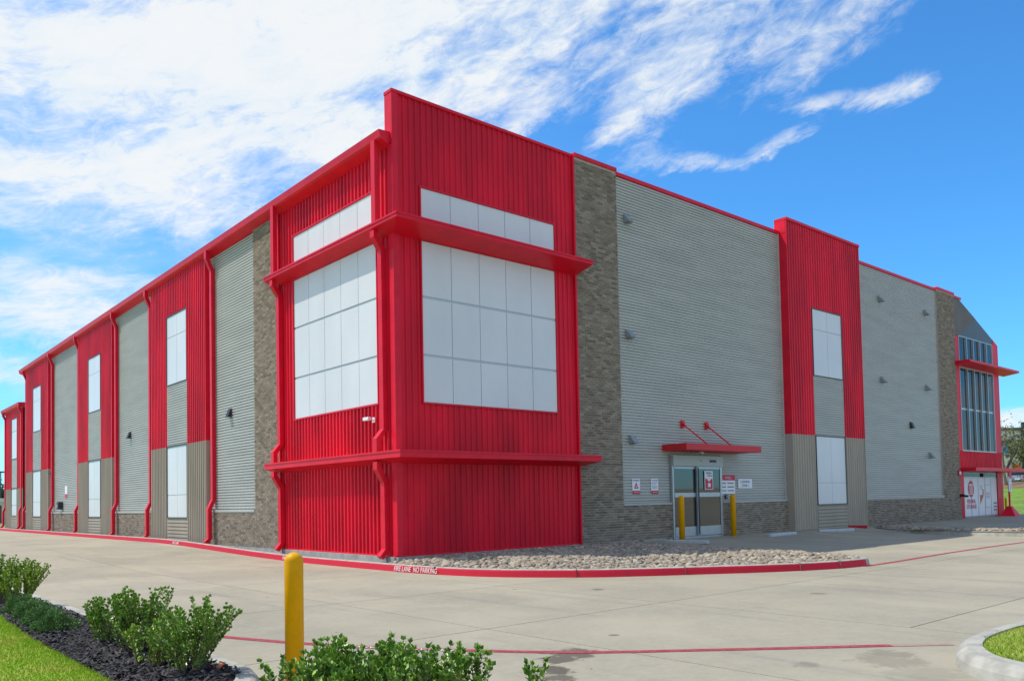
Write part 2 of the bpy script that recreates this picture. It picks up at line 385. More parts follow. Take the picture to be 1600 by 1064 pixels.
# ------------------------------------------------------------------ kerbs
def catmull(pts, n=8):
    P = [Vector((*p, 0)) for p in pts]; P = [P[0]*2-P[1]] + P + [P[-1]*2-P[-2]]; out = []
    for i in range(1, len(P)-2):
        for k in range(n):
            t = k/n; a, b, c_, d = P[i-1:i+3]
            out.append(.5*((2*b)+(c_-a)*t+(2*a-5*b+4*c_-d)*t*t+(3*b-a-3*c_+d)*t**3))
    out.append(P[-2]); return [(p.x, p.y) for p in out]
def offs(path, i, d):
    a = Vector((*path[max(i-1, 0)], 0)); b = Vector((*path[min(i+1, len(path)-1)], 0)); t = (b-a).normalized(); n = Vector((-t.y, t.x, 0))
    return (path[i][0]+n.x*d, path[i][1]+n.y*d)
def sweep(path, prof, zf=zg, closed=True):
    b = MB(); n = len(prof); vs = []
    for i in range(len(path)):
        z = zf(*path[i])
        for d, h in prof: x, y = offs(path, i, d); vs.append((x, y, z+h))
    m_ = n if closed else n-1
    fs = [(i*n+k, i*n+(k+1) % n, (i+1)*n+(k+1) % n, (i+1)*n+k) for i in range(len(path)-1) for k in range(m_)]
    if closed: fs += [tuple(range(n)), tuple(range((len(path)-1)*n, len(path)*n))[::-1]]
    return b.add(vs, fs)
KP = [(0, -.05), (.022, .105), (.035, .135), (.06, .15), (.16, .15), (.16, -.05)]
RP = [(-.003, .0), (.019, .106), (.030, .134)]
def kflat(x, y): return -.25 + (.215*sstep((y-3)/12))
front_ctrl = [(-.57, 46), (-.57, 30), (-.57, 15), (-.57, 5), (-.57, .6), (-.50, -1.6), (-.12, -3.3), (.81, -4.73), (1.7, -5.52), (2.62, -6.14), (3.88, -6.97), (5.07, -7.5), (6.0, -7.67)]
front = catmull(front_ctrl, 10)
fk = sweep(front, KP, kflat).build('kerb', KERB, kind='structure')
sweep(front, RP, kflat, False).build('red_paint', REDK, fk)
nose_ctrl = [(6.0, -7.67), (6.35, -7.62), (6.6, -7.35), (6.95, -6.8), (7.4, -5.6), (7.7, -4.2), (8.0, -2.6), (8.35, -1.2), (8.75, -.1)]
nose = catmull(nose_ctrl, 8)
sweep(nose, KP, lambda x, y: -.25).build('kerb_return', KERB, kind='structure')
sweep(nose[:4], RP, kflat, False).build('red_paint', REDK, fk)
for q in (52, 70, 88, 104, 112):     # saw cuts in the kerb
    a = offs(front, q, -.004); c_ = offs(front, q, .17); z = kflat(*a)
    t_ = Vector((front[q+1][0]-front[q][0], front[q+1][1]-front[q][1], 0)).normalized()*.004
    MB().prism([(a[0]-t_.x, a[1]-t_.y, z), (a[0]+t_.x, a[1]+t_.y, z), (a[0]+t_.x, a[1]+t_.y, z+.153), (a[0]-t_.x, a[1]-t_.y, z+.153)],
               [(c_[0]-t_.x, c_[1]-t_.y, z), (c_[0]+t_.x, c_[1]+t_.y, z), (c_[0]+t_.x, c_[1]+t_.y, z+.153), (c_[0]-t_.x, c_[1]-t_.y, z+.153)]).build('kerb_joint', JOINT, fk)
# lettering on the kerb face and the road lines
def kerb_text(s_, q, size, sx):
    x, y = front[q]; a = Vector((front[q+1][0]-front[q-1][0], front[q+1][1]-front[q-1][1], 0)).normalized()
    nrm = Vector((a.y, -a.x, .2)).normalized(); up = nrm.cross(a); up.normalize()
    Mx = Matrix((a, up, nrm)).transposed(); p = Vector((x, y, kflat(x, y)+.066)) + nrm*.007
    o = text(s_, size, WHT, fk, p, Mx.to_euler(), sx=sx, bold=.0)
# front path runs far -> near, letters read left to right along it when seen from outside
kerb_text('FIRE LANE  NO PARKING', 49, .15, .82)
kerb_text('FIRE LANE', 31, .12, 1.0); kerb_text('FIRE LANE', 22, .12, 1.1)

def stripe(name, pts, w, m, **k):
    b = MB(); P = catmull(pts, 10); vs = []
    for i in range(len(P)):
        for d in (-w/2, w/2): x, y = offs(P, i, d); vs.append((x, y, zg(x, y)+.004))
    b.add(vs, [(2*i, 2*i+1, 2*i+3, 2*i+2) for i in range(len(P)-1)]); o = b.build(name, m, **k); return o, P
near, NP = stripe('red_road_line', [(-6.95, -5.3), (-6.61, -6.3), (-6.15, -7.5), (-5.75, -8.3), (-5.3, -9.0), (-4.54, -10.01), (-3.62, -10.82), (-2.93, -11.4), (-2.25, -11.95)], .115, REDL, kind='structure')
stripe('red_fire_lane_line', [(5.95, -7.7), (7.47, -7.66), (9.5, -7.55), (11.3, -7.48), (15.8, -7.45), (24, -7.6)], .13, REDL, kind='structure')
stripe('worn_away_line', [(-2.25, -11.95), (-2.05, -12.12), (-1.80, -12.33)], .115, mat('ghost_line_paint', (.36, .24, .19), .9, var=.15, vscale=12), kind='structure')
b_ = MB(); cr_ = [(-2.36, -11.62), (-2.47, -11.72), (-2.52, -11.83), (-2.66, -11.93), (-2.70, -12.05), (-2.84, -12.15)]
b_.add([(x + k*.007, y + k*.004, -.2475) for x, y in cr_ for k in (-.5, .5)], [(2*i, 2*i+1, 2*i+3, 2*i+2) for i in range(len(cr_)-1)])
b_.build('hairline_crack', JOINT, kind='structure')
def road_text(s_, cx, cy, ang, size, sx):
    return text(s_, size, WHT, near, (cx, cy, zg(cx, cy)+.0075), (0, 0, ang), ext=.0006, sx=sx)
ang = math.atan2(-7.9+9.35, -5.95+5.05)
road_text('FIRE LANE  NO PARKING', -5.62, -8.55, ang, .115, .98)

# left planting bed, lawn, right island
def zbed(x, y): return kflat(x, y)
lk_ctrl = [(-7.26, 40), (-7.26, 10), (-7.26, 0), (-7.26, -6), (-7.27, -8.5), (-7.32, -9.2), (-7.55, -9.7), (-8.0, -9.98), (-9.0, -10.1), (-16, -10.2)]
lk = catmull(lk_ctrl, 10)
WK = [(0, -.05), (-.03, .11), (-.05, .135), (-.08, .15), (-.20, .15), (-.20, -.05)]
sweep(lk, WK, kflat).build('planting_bed_kerb', KERB, kind='structure')
def edge_x(y): return -8.33 + .17*sstep((y+7)/5) if y > -12 else -8.33   # grass/mulch edge
def hump(x, y): return .135 + .03*math.sin(x*7+y*3)*math.sin(y*5)
b = MB(); ys = lin(-9.95, 30, 180); vs = []
for y in ys:
    xe = edge_x(y) if y > -9.3 else edge_x(y)
    for i in range(9):
        x = (xe-.02) + (-7.44-(xe-.02))*i/8
        if y < -9.3: x = min(x, -7.62 - (-9.3-y)*.9)
        vs.append((x, y, kflat(x, y)+.12+.03*math.sin(math.pi*i/8)))
b.add(vs, [(j*9+i, j*9+i+1, (j+1)*9+i+1, (j+1)*9+i) for j in range(len(ys)-1) for i in range(8)])
b.build('planting_bed', MULCHB, smooth=True, kind='structure')
b = MB(); xs = lin(-30, 0, 20); ys = lin(-10.0, 30, 90); vs = []
for y in ys:
    for i in range(12):
        x = -34 + (edge_x(y)+34)*(1-(1-i/11)**2); vs.append((x, y, kflat(x, y)+.145))
b.add(vs, [(j*12+i, j*12+i+1, (j+1)*12+i+1, (j+1)*12+i) for j in range(len(ys)-1) for i in range(11)])
b.build('lawn', GRASSB, smooth=True, kind='structure')

def blades(name, pts, zf, h, w, m, **k):
    n = len(pts); th = RNG.uniform(0, 2*np.pi, n); hh = h*RNG.uniform(.5, 1.2, n); ln = RNG.normal(0, .5, (n, 2))*hh[:, None]
    base = np.column_stack([pts, [zf(x, y) for x, y in pts]]); d = np.column_stack([np.cos(th), np.sin(th), np.zeros(n)])*w/2
    tip = base + np.column_stack([ln, hh]); V = np.empty((n, 3, 3)); V[:, 0] = base-d; V[:, 1] = base+d; V[:, 2] = tip
    return link(name, np_mesh(name, V.reshape(-1, 3), np.arange(3*n).reshape(-1, 3), m), **k)
n = 110000
py = RNG.uniform(-9.6, -1.5, n); px = np.array([edge_x(y) for y in py]) - np.abs(RNG.uniform(-.012, 1, n)**1.4)*3.0 + RNG.normal(0, .012, n)
blades('lawn_grass', np.column_stack([px, py]), lambda x, y: kflat(x, y)+.143, .028, .006, GRASS, kind='stuff', label='bright yellow green mown turf along the black mulch bed', cat='grass')

def inside(poly, x, y):
    c_ = False; j = len(poly)-1
    for i in range(len(poly)):
        if (poly[i][1] > y) != (poly[j][1] > y) and x < (poly[j][0]-poly[i][0])*(y-poly[i][1])/(poly[j][1]-poly[i][1])+poly[i][0]: c_ = not c_
        j = i
    return c_
# island at the right edge
ri_ctrl = [(20, -13.6), (10, -13.4), (3, -13.15), (.8, -12.85), (-.4, -12.60), (-1.3, -12.49), (-2.2, -12.53), (-2.85, -12.76), (-3.25, -13.15), (-3.4, -13.8), (-3.4, -15), (-3.4, -18)]
ri = catmull(ri_ctrl, 8)
RK = [(0, -.05), (.03, .07), (.06, .115), (.11, .145), (.17, .15), (.23, .15), (.23, -.05)]
rik = sweep(ri, RK, lambda x, y: -.25).build('island_kerb', KERB, kind='structure')
rin = [offs(ri, i, .22) for i in range(len(ri))]
poly = rin + [(20, -18)]
from mathutils.geometry import tessellate_polygon
tri = tessellate_polygon([[Vector((x, y, 0)) for x, y in poly]])
MB().add([(x, y, -.115) for x, y in poly], tri).build('island_lawn', GRASSB, kind='structure')
P = []
while len(P) < 26000:
    x = -3.2 + 8*random.random()**1.3; y = -12.5-2.2*random.random()
    if inside(poly, x, y): P.append((x, y))
blades('island_grass', np.array(P), lambda x, y: -.117, .035, .006, GRASS2, kind='stuff', label='green turf on the kerbed island at the right edge', cat='grass')

# mulch chips
n = 9000
cx_ = RNG.uniform(-8.33, -7.50, n); cy_ = RNG.uniform(-9.9, 1, n)
ok = np.array([cx_[i] > edge_x(cy_[i])-.01 and (cy_[i] > -9.3 or cx_[i] < -7.6-(-9.3-cy_[i])*.9) for i in range(n)]); cx_, cy_ = cx_[ok], cy_[ok]; n = len(cx_)
th = RNG.uniform(0, 6.28, n); L = RNG.uniform(.012, .045, n); Wd = RNG.uniform(.004, .012, n); tl = RNG.normal(0, .35, n)
a = np.column_stack([np.cos(th), np.sin(th), tl])*L[:, None]; bb = np.column_stack([-np.sin(th), np.cos(th), RNG.normal(0, .4, n)])*Wd[:, None]
base = np.column_stack([cx_, cy_, -.25+.15+RNG.uniform(-.012, .03, n)])
V = np.stack([base-a-bb, base+a-bb, base+a+bb, base-a+bb, base+np.array([0, 0, .008])], 1).reshape(-1, 3)
i0 = np.arange(n)*5; T = np.stack([np.stack([i0+p, i0+q, i0+4], 1) for p, q in ((0, 1), (1, 2), (2, 3), (3, 0))], 1).reshape(-1, 3)
link('mulch', np_mesh('mulch', V, T, CHIP), kind='stuff', label='black shredded mulch round the shrubs beside the lawn', cat='mulch')

# river rocks
def ico():
    import bmesh
    bm = bmesh.new(); bmesh.ops.create_icosphere(bm, subdivisions=2, radius=1); bm.verts.ensure_lookup_table()
    V = np.array([v.co[:] for v in bm.verts]); T = np.array([[v.index for v in f.verts] for f in bm.faces]); bm.free(); return V, T
IV, IT = ico()
def rocks(name, centres, size, **k):
    n = len(centres); C_ = np.array(centres); nv = len(IV)
    variants = []
    for q in range(14):
        g = RNG.normal(0, 1, (5, 3)); g /= np.linalg.norm(g, axis=1)[:, None]; r = np.ones(nv)
        for u_ in g: r -= .16*np.clip(IV@u_-.35, 0, 1)*RNG.uniform(.6, 2)
        variants.append(IV*r[:, None]+RNG.normal(0, .02, IV.shape))
    V = np.empty((n, nv, 3)); 
    for i in range(n):
        s_ = size*RNG.uniform(.5, 1.5); sc = np.array([s_*RNG.uniform(.8, 1.35), s_*RNG.uniform(.7, 1.), s_*RNG.uniform(.45, .75)])
        e = Matrix.Rotation(RNG.uniform(0, 6.28), 3, 'Z') @ Matrix.Rotation(RNG.normal(0, .35), 3, 'X') @ Matrix.Rotation(RNG.normal(0, .3), 3, 'Y')
        V[i] = (variants[i % 14]*sc) @ np.array(e).T + C_[i]
    T = (IT[None]+(np.arange(n)*nv)[:, None, None]).reshape(-1, 3)
    return link(name, np_mesh(name, V.reshape(-1, 3), T, ROCK, True), **k)
gpoly = [offs(front, i, .17) for i in range(42, len(front))] + [offs(nose, i, .17) for i in range(2, len(nose))] + [(8.9, .05), (.05, .05), (.05, .9)]
tri = tessellate_polygon([[Vector((x, y, 0)) for x, y in gpoly]])
MB().add([(x, y, -.13) for x, y in gpoly], tri).build('gravel_bed_soil', SOIL, kind='structure')
cs = []; sp = .089; yy = -8.
def fnd(x, y): return (-.07 < x < 5.8 and y > -.11) or (x > 5.7 and y > -.12) or (x < .0 and y > -.2)
while yy < 0:
    xx = -.6
    while xx < 9:
        x = xx+random.uniform(-.04, .04); y = yy+random.uniform(-.04, .04)
        if inside(gpoly, x, y) and not fnd(x, y):
            dm = min(1., min((x-p[0])**2+(y-p[1])**2 for p in gpoly[:-3:2])**.5/1.5)
            cs.append((x, y, -.13 + .08*dm + random.uniform(-.012, .02)))
        xx += sp
    yy += sp*.86
rocks('river_rocks', cs, .056, kind='stuff', label='tan river rocks filling the kerbed bed below the red corner wall', cat='rocks')

# ------------------------------------------------------------------ the storage building
B = empty('storage_building', (0, 0, 0), label='long three storey storage building of red, grey and tan ribbed steel with brick piers', cat='building')
def wp(side, u, z, o): return (u, -o, z) if side == 'R' else (-o, u, z)
def wbox(b, side, u0, u1, z0, z1, o0, o1):
    if side == 'R': return b.box(u0, u1, -o1, -o0, z0, z1)
    return b.box(-o1, -o0, u0, u1, z0, z1)
def part(name, m, side, u0, u1, z0, z1, o0, o1, parent=B, bevel=0): return wbox(MB(), side, u0, u1, z0, z1, o0, o1).build(name, m, parent, bevel=bevel)
RIB = [(0, 0), (.46, 0), (.55, 1), (.83, 1), (.92, 0)]
def ribs(name, m, side, u0, u1, z0, z1, o, vertical=True, pitch=.168, depth=None, parent=B, b=None):
    if depth is None: depth = .038 if side == 'L' else .027
    own = b is None; b = b or MB(); a0, a1 = (u0, u1) if vertical else (z0, z1); prof = []
    if vertical: P_ = RIB
    else: P_ = [(0, 0), (.27, 0), (.33, 1), (.90, 1)]
    k = math.floor(a0/pitch)-1
    pts = []
    while k*pitch < a1+pitch:
        pts += [((k+f)*pitch, h*depth) for f, h in P_]; k += 1
    def at(a):
        for i in range(len(pts)-1):
            if pts[i][0] <= a <= pts[i+1][0]:
                t = (a-pts[i][0])/(pts[i+1][0]-pts[i][0]+1e-9); return pts[i][1]+t*(pts[i+1][1]-pts[i][1])
        return 0
    pr = [(a0, at(a0))] + [p for p in pts if a0+1e-4 < p[0] < a1-1e-4] + [(a1, at(a1))]
    vs = []
    for a, h in pr:
        if vertical: vs += [wp(side, a, z0, o+h), wp(side, a, z1, o+h)]
        else: vs += [wp(side, u0, a, o+h), wp(side, u1, a, o+h)]
    b.add(vs, [(2*i, 2*i+1, 2*i+3, 2*i+2) for i in range(len(pr)-1)])
    if not vertical:   # close the cut ends back to the wall
        n_ = len(pr)
        for s_ in (0, 1):
            uu = u1 if s_ else u0
            b.add([wp(side, uu, a, o+h) for a, h in pr] + [wp(side, uu, a, o-.01) for a, h in pr], [(i, i+1, n_+i+1, n_+i) for i in range(n_-1)])
    if own: 
        ob = b.build(name, m, parent)
        if not vertical: ob.data.polygons.foreach_set('use_smooth', [False]*len(ob.data.polygons))
        return ob
# solid wall core, roof, foundation
c0 = MB(); c0.box(.02, 36.6, .25, 39.5, -.3, 9.2); c0.box(.02, .2, .3, 39.5, 9.15, 9.34); c0.box(.02, 36.75, .02, .25, -.3, 8.6); c0.box(.02, 31.2, .02, .25, 8.55, 10.40); c0.box(.02, 14, 39.5, 44.9, -.3, 7.2)
c0.build('wall', GREY, B)
MB().box(.05, 36.6, .3, 39.6, 9.2, 9.32).build('roof', ROOFM, B)
MB().box(.05, 14, 39.6, 45, 7.2, 7.3).build('roof', ROOFM, B)
f = MB(); f.box(-.06, 9.6, -.09, .02, -.32, -.004); f.box(12.15, 36.8, -.02, .02, -.32, .0); f.box(-.10, .02, .02, 45, -.32, -.004+.0); f.build('foundation', CONCF, B)

ALLB = []   # every brick as (u centre, z, side, wall part)
def brick_wall(side, u0, u1, z0, z1, holes=()):
    w = part('brick_wall', MORT, side, u0, u1, z0, z1, -.01, .080)
    bl, bh, g = .192, .058, .012; cz = z0+g; row = 0
    while cz+bh <= z1+.005:
        off = 0 if row % 2 == 0 else -(bl+g)/2; u = u0+off+.004
        while u < u1-.01:
            a, c_ = max(u, u0+.002), min(u+bl, u1-.002)
            if c_-a > .03: ALLB.append((a, c_, cz, cz+bh, side, w))
            u += bl+g
        cz += bh+g; row += 1
    return w
brick_wall('R', 5.74, 7.45, -.2, 10.50)
brick_wall('R', 7.45, 9.62, -.2, .99); brick_wall('R', 12.16, 16.06, -.2, .99)
brick_wall('R', 21.40, 29.3, -.2, .97); brick_wall('R', 29.3, 31.22, -.2, 10.50)
brick_wall('L', 5.74, 7.40, -.2+.2, 9.26); brick_wall('L', 7.40, 10.86, 0, 1.02)
brick_wall('L', 16.34, 21.36, 0, 1.0); brick_wall('L', 26.82, 32.9, 0, 1.0)
def bdist(q):
    p = Vector(wp(q[4], (q[0]+q[1])/2, (q[2]+q[3])/2, .09)); d = p-CAM; nrm = Vector((0, -1, 0)) if q[4] == 'R' else Vector((-1, 0, 0))
    z = d.dot(F_); return -(q[1]-q[0])*abs(d.normalized().dot(nrm))/z
full = [q for q in ALLB if q[2] > -.07 or q[4] == 'L']
full.sort(key=bdist); pick = full[:300]; ps = set(id(q) for q in pick); cache = {}
for q in pick:
    w_ = round(q[1]-q[0], 3); key = (q[4], w_)
    if key not in cache: cache[key] = wbox(MB(), q[4], -w_/2, w_/2, -.02925, .02925, -.001, .009).mesh('brick', BRICK)
    link('brick', cache[key], q[5], wp(q[4], (q[0]+q[1])/2, (q[2]+q[3])/2, .0805+random.uniform(0, .003)))
rest = {}
for q in ALLB:
    if id(q) in ps: continue
    b = rest.setdefault(q[5].name, (q[5], MB()))[1]; o1 = .086+random.uniform(0, .005)
    u0_, u1_, z0_, z1_ = q[:4]; sd = q[4]
    b.add([wp(sd, u0_, z0_, .079), wp(sd, u1_, z0_, .079), wp(sd, u1_, z1_, .079), wp(sd, u0_, z1_, .079), wp(sd, u0_, z0_, o1), wp(sd, u1_, z0_, o1), wp(sd, u1_, z1_, o1), wp(sd, u0_, z1_, o1)],
          [(4, 5, 6, 7), (0, 1, 5, 4), (1, 2, 6, 5), (2, 3, 7, 6), (3, 0, 4, 7)])
for w, b in rest.values(): b.build('bricks', BRICK, w, kind='stuff')

# windows: white panels behind fine joints, each pane its own object
pcache = {}
def window(side, us, zs, o, pm=PANE, fm=MULL, gap=.009, trim=REDT, tw=.035, hgap=.02, tint=True, thick=.016):
    w = part('window', fm, side, us[0], us[-1], zs[0], zs[-1], o-.03, o)
    for i in range(len(us)-1):
        for j in range(len(zs)-1):
            a, c_, d, e = us[i]+gap, us[i+1]-gap, zs[j]+hgap, zs[j+1]-hgap
            if j == 0: d = zs[j]+.012
            if j == len(zs)-2: e = zs[j+1]-.012
            key = (side, round(c_-a, 3), round(e-d, 3), pm.name)
            if key not in pcache: pcache[key] = wbox(MB(), side, -(c_-a)/2, (c_-a)/2, -(e-d)/2, (e-d)/2, 0, thick).mesh('pane', pm)
            link('pane', pcache[key], w, wp(side, (a+c_)/2, (d+e)/2, o+.001+random.uniform(0, .002)))
    if trim:
        t_ = MB(); u0_, u1_, z0_, z1_ = us[0], us[-1], zs[0], zs[-1]
        wbox(t_, side, u0_-tw, u0_, z0_-tw, z1_+tw, o-.02, o+.045); wbox(t_, side, u1_, u1_+tw, z0_-tw, z1_+tw, o-.02, o+.045)
        wbox(t_, side, u0_, u1_, z1_, z1_+tw, o-.02, o+.044); wbox(t_, side, u0_, u1_, z0_-tw, z0_, o-.02, o+.044); t_.build('frame', trim, w)
    return w
# ---- the red corner
ZP = 10.50
# right hand face
ux = [.72, 1.574, 2.428, 3.282, 4.136, 4.99]
ribs('red_siding', RED, 'R', .10, 5.70, 0, 3.45, .01); ribs('red_siding', RED, 'R', .10, .69, 3.45, 8.52, .01)
ribs('red_siding', RED, 'R', 5.02, 5.70, 3.45, 8.52, .01); ribs('red_siding', RED, 'R', .10, 5.70, 8.52, ZP, .01)
window('R', ux, [3.49, 4.58, 5.93, 7.24], .012, trim=REDT, hgap=.03); window('R', ux, [7.44, 8.48], .012, trim=REDT)
# left hand face
uy = [.70, 1.54, 2.38, 3.22, 4.06, 4.90]
ribs('red_siding', RED, 'L', .12, 5.70, 0, 3.45, .01); ribs('red_siding', RED, 'L', .12, .67, 3.45, 8.48, .01)
ribs('red_siding', RED, 'L', 4.93, 5.70, 3.45, 8.48, .01); ribs('red_siding', RED, 'L', .12, 5.70, 8.48, 9.3, .01)
window('L', uy, [3.49, 4.58, 5.93, 7.24], .012, trim=REDT, hgap=.03); window('L', uy, [7.44, 8.44], .012, trim=REDT)
# corner trim, jamb trims, parapet and copings
t_ = MB(); t_.box(-.055, .10, -.055, -.012, 0, 10.52); t_.box(-.055, -.012, -.012, .14, 0, 9.3); t_.build('corner_trim', REDT, B)
part('jamb_trim', REDT, 'R', 5.70, 5.76, 0, ZP, -.01, .10); part('jamb_trim', REDT, 'L', 5.70, 5.76, 0, 9.3, -.01, .10)
MB().box(-.055, .02, -.01, .24, 9.35, 10.52).build('parapet_return', REDT, B)
t_ = MB(); t_.box(-.066, 5.74, -.066, .25, 10.50, 10.57); t_.build('coping', REDT, B)
part('base_trim', REDT, 'R', -.055, 5.70, -.004, .03, 0, .06); part('base_trim', REDT, 'L', .14, 5.70, -.004, .03, 0, .06)
part('coping', REDT, 'R', 5.742, 7.46, 10.50, 10.61, -.28, .12)
# awnings round the corner
def awning(zo_t, zo_b, zi_t, zi_b, dl, dr, ye, xe, name='awning'):
    O = [(-dl, ye), (-dl, -dr), (xe, -dr)]; I = [(.0, ye), (.0, .0), (xe, .0)]; vs = []
    for (ox, oy), (ix, iy) in zip(O, I): vs += [(ox, oy, zo_t), (ox, oy, zo_b), (ix, iy, zi_t), (ix, iy, zi_b)]
    fs = []
    for k in (0, 1):
        a = 4*k; b_ = 4*k+4; fs += [(a, b_, b_+1, a+1), (a, a+2, b_+2, b_), (a+1, b_+1, b_+3, a+3)]
    fs += [(0, 1, 3, 2), (8, 10, 11, 9)]
    aw = MB().add(vs, fs).build(name, REDT, B)
    lp = MB(); h = zo_t; lp.box(-dl-.018, -dl-.001, -dr-.018, ye+.01, h-.028, h+.012); lp.box(-dl-.001, xe+.01, -dr-.018, -dr-.001, h-.028, h+.012)
    lp.build('drip_edge', REDT, aw); return aw
awning(7.50, 7.40, 7.49, 7.24, .38, .69, 6.02, 5.78)
awning(2.33, 2.18, 2.33, 2.08, .39, .72, 6.05, 5.90)
# ---- left eave gutters
def gutter(y0, y1, z0, z1, dl):
    pr = [(-.03, -.30), (.27, -.18), (.31, -.14), (.34, .0), (.345, .02), (.31, .02), (-.03, .04)]
    return MB().prism([(-d, y0, z0+h) for d, h in pr][::-1], [(-d, y1, z1+h) for d, h in pr][::-1]).build('gutter', REDT, B)
gutter(.03, 39.75, 9.56, 9.36, 0); gutter(39.78, 45.4, 7.52, 7.50, 0)
# ---- downspouts
def downspout(y, path, w=.082, d=.06):
    b = MB(); n_ = len(path); vs = []
    for i, (o, z) in enumerate(path):
        a = Vector(path[max(i-1, 0)]); c_ = Vector(path[min(i+1, n_-1)])
        t = (c_-a).normalized(); nr = Vector((-t.y, t.x))
        if 0 < i < n_-1:
            t1 = (Vector(path[i])-a).normalized(); cosb = max(.6, abs(Vector((-t1.y, t1.x)).dot(nr)))
        else: cosb = 1
        for s1_, s2_ in ((-1, -1), (1, -1), (1, 1), (-1, 1)):
            p = Vector((o, z)) + nr*(s2_*d/cosb); vs.append((-p.x, y+s1_*w, p.y))
    fs = [(4*i+k, 4*i+(k+1) % 4, 4*i+4+(k+1) % 4, 4*i+4+k) for i in range(n_-1) for k in range(4)] + [(0, 3, 2, 1), (4*n_-4, 4*n_-3, 4*n_-2, 4*n_-1)]
    b.add(vs, fs); return b.build('downspout', REDT, B)
for y in (.34, 5.60):
    downspout(y, [(.27, 9.42), (.27, 7.49)])
    downspout(y, [(.31, 7.34), (.31, 7.22), (.12, 6.92), (.12, 2.86), (.31, 2.62), (.31, 2.32)])
    downspout(y, [(.31, 2.12), (.31, 1.98), (.12, 1.66), (.12, .16), (.26, -.02)])
for y, zb in ((10.50, .02), (16.62, .03), (21.0, .03), (27.05, .04), (32.35, .06), (38.75, .1)):
    downspout(y, [(.27, 9.36), (.27, 9.12), (.10, 8.72), (.10, 1.42), (.24, 1.12), (.24, .16+zb), (.38, .02+zb)], w=.078)
downspout(39.95, [(.27, 7.4), (.27, 7.2), (.12, 6.9), (.12, 1.42), (.24, 1.12), (.24, .26), (.38, .1)], w=.078)
downspout(44.9, [(.27, 7.4), (.27, 7.2), (.12, 6.9), (.12, 1.42), (.24, 1.12), (.24, .26), (.38, .1)], w=.078)
# ---- grey fields, left
def grey_field(side, u0, u1, z0, z1, pitch, o=.0):
    g = ribs('grey_siding', GREY, side, u0, u1, z0, z1, o, False, pitch, pitch*(.44 if side == 'L' else .42))
    return g
grey_field('L', 7.43, 10.84, 1.10, 9.3, .0846); part('sill_trim', GREY, 'L', 7.40, 10.86, 1.02, 1.09, -.01, .11)
grey_field('L', 16.3, 21.36, 1.08, 9.3, .0846); part('sill_trim', GREY, 'L', 16.34, 21.36, 1.0, 1.07, -.01, .11)
grey_field('L', 26.8, 32.9, 1.08, 9.3, .0846); part('sill_trim', GREY, 'L', 26.82, 32.9, 1.0, 1.07, -.01, .11)
grey_field('L', 38.35, 39.5, 1.08, 9.3, .0846)
# ---- projecting bays
def bay(side, u0, u1, o, ztop, zbase, p, far=False):
    m_ = (u0+u1)/2; wa, wb = m_-.98, m_+.98
    if side == 'R': wa, wb = 17.67, 19.79
    core = part('bay_side', GREY, side, u0+.01, u1-.01, zbase, min(ztop, 10.4), -.01, o-.012)
    for a, c_ in ((u0, wa-.03), (wb+.03, u1)):
        ribs('red_siding', RED, side, a, c_, 3.33, ztop, o); ribs('tan_siding', TAN, side, a, c_, zbase, 3.33, o)
        e = MB(); wbox(e, side, *( (u0-.012, u0+.03) if a == u0 else (u1-.03, u1+.012)), 3.33, ztop, -.005, o+.038); e.build('edge_trim', REDT, B)
        e = MB(); wbox(e, side, *( (u0-.012, u0+.03) if a == u0 else (u1-.03, u1+.012)), zbase, 3.33, -.005, o+.038); e.build('edge_trim', TAN, B)
    ribs('red_siding', RED, side, wa-.03, wb+.03, 7.99, ztop, o)
    ribs('grey_siding', GREY, side, wa-.02, wb+.02, 3.36, 5.48, o-.01, False, p, p*(.44 if side == 'L' else .42))
    ribs('tan_siding', TAN, side, wa-.02, wb+.02, zbase, .80, o-.01, False, .125, .042)
    mid = (wa+wb)/2
    window(side, [wa, mid, wb], [5.52, 7.2, 7.95], o+.002, trim=TRIM, tw=.018, hgap=.010, gap=.008)
    window(side, [wa, mid, wb], [.84, 1.62, 3.31], o+.002, trim=TRIM, tw=.018, hgap=.010, gap=.008)
bay('L', 10.90, 16.29, .15, 9.3, .0, .0846); bay('L', 21.40, 26.77, .15, 9.3, .02, .0846); bay('L', 32.97, 38.33, .15, 9.3, .05, .0846)
# far low block
m_ = (39.6+44.7)/2
for a, c_ in ((39.6, 41.3), (43.0, 44.9)):
    ribs('red_siding', RED, 'L', a, c_, 2.5, 7.3, .1); ribs('tan_siding', TAN, 'L', a, c_, .1, 2.5, .1)
ribs('red_siding', RED, 'L', 41.3, 43.0, 6.8, 7.3, .1); ribs('grey_siding', GREY, 'L', 41.3, 43.0, 2.55, 4.3, .09, False, .0846, .021); ribs('tan_siding', TAN, 'L', 41.3, 43.0, .1, .85, .09, False, .125, .042)
window('L', [41.33, 42.15, 42.97], [4.33, 6.0, 6.77], .10, trim=TRIM, tw=.018); window('L', [41.33, 42.15, 42.97], [.88, 1.5, 2.5], .10, trim=TRIM, tw=.018)
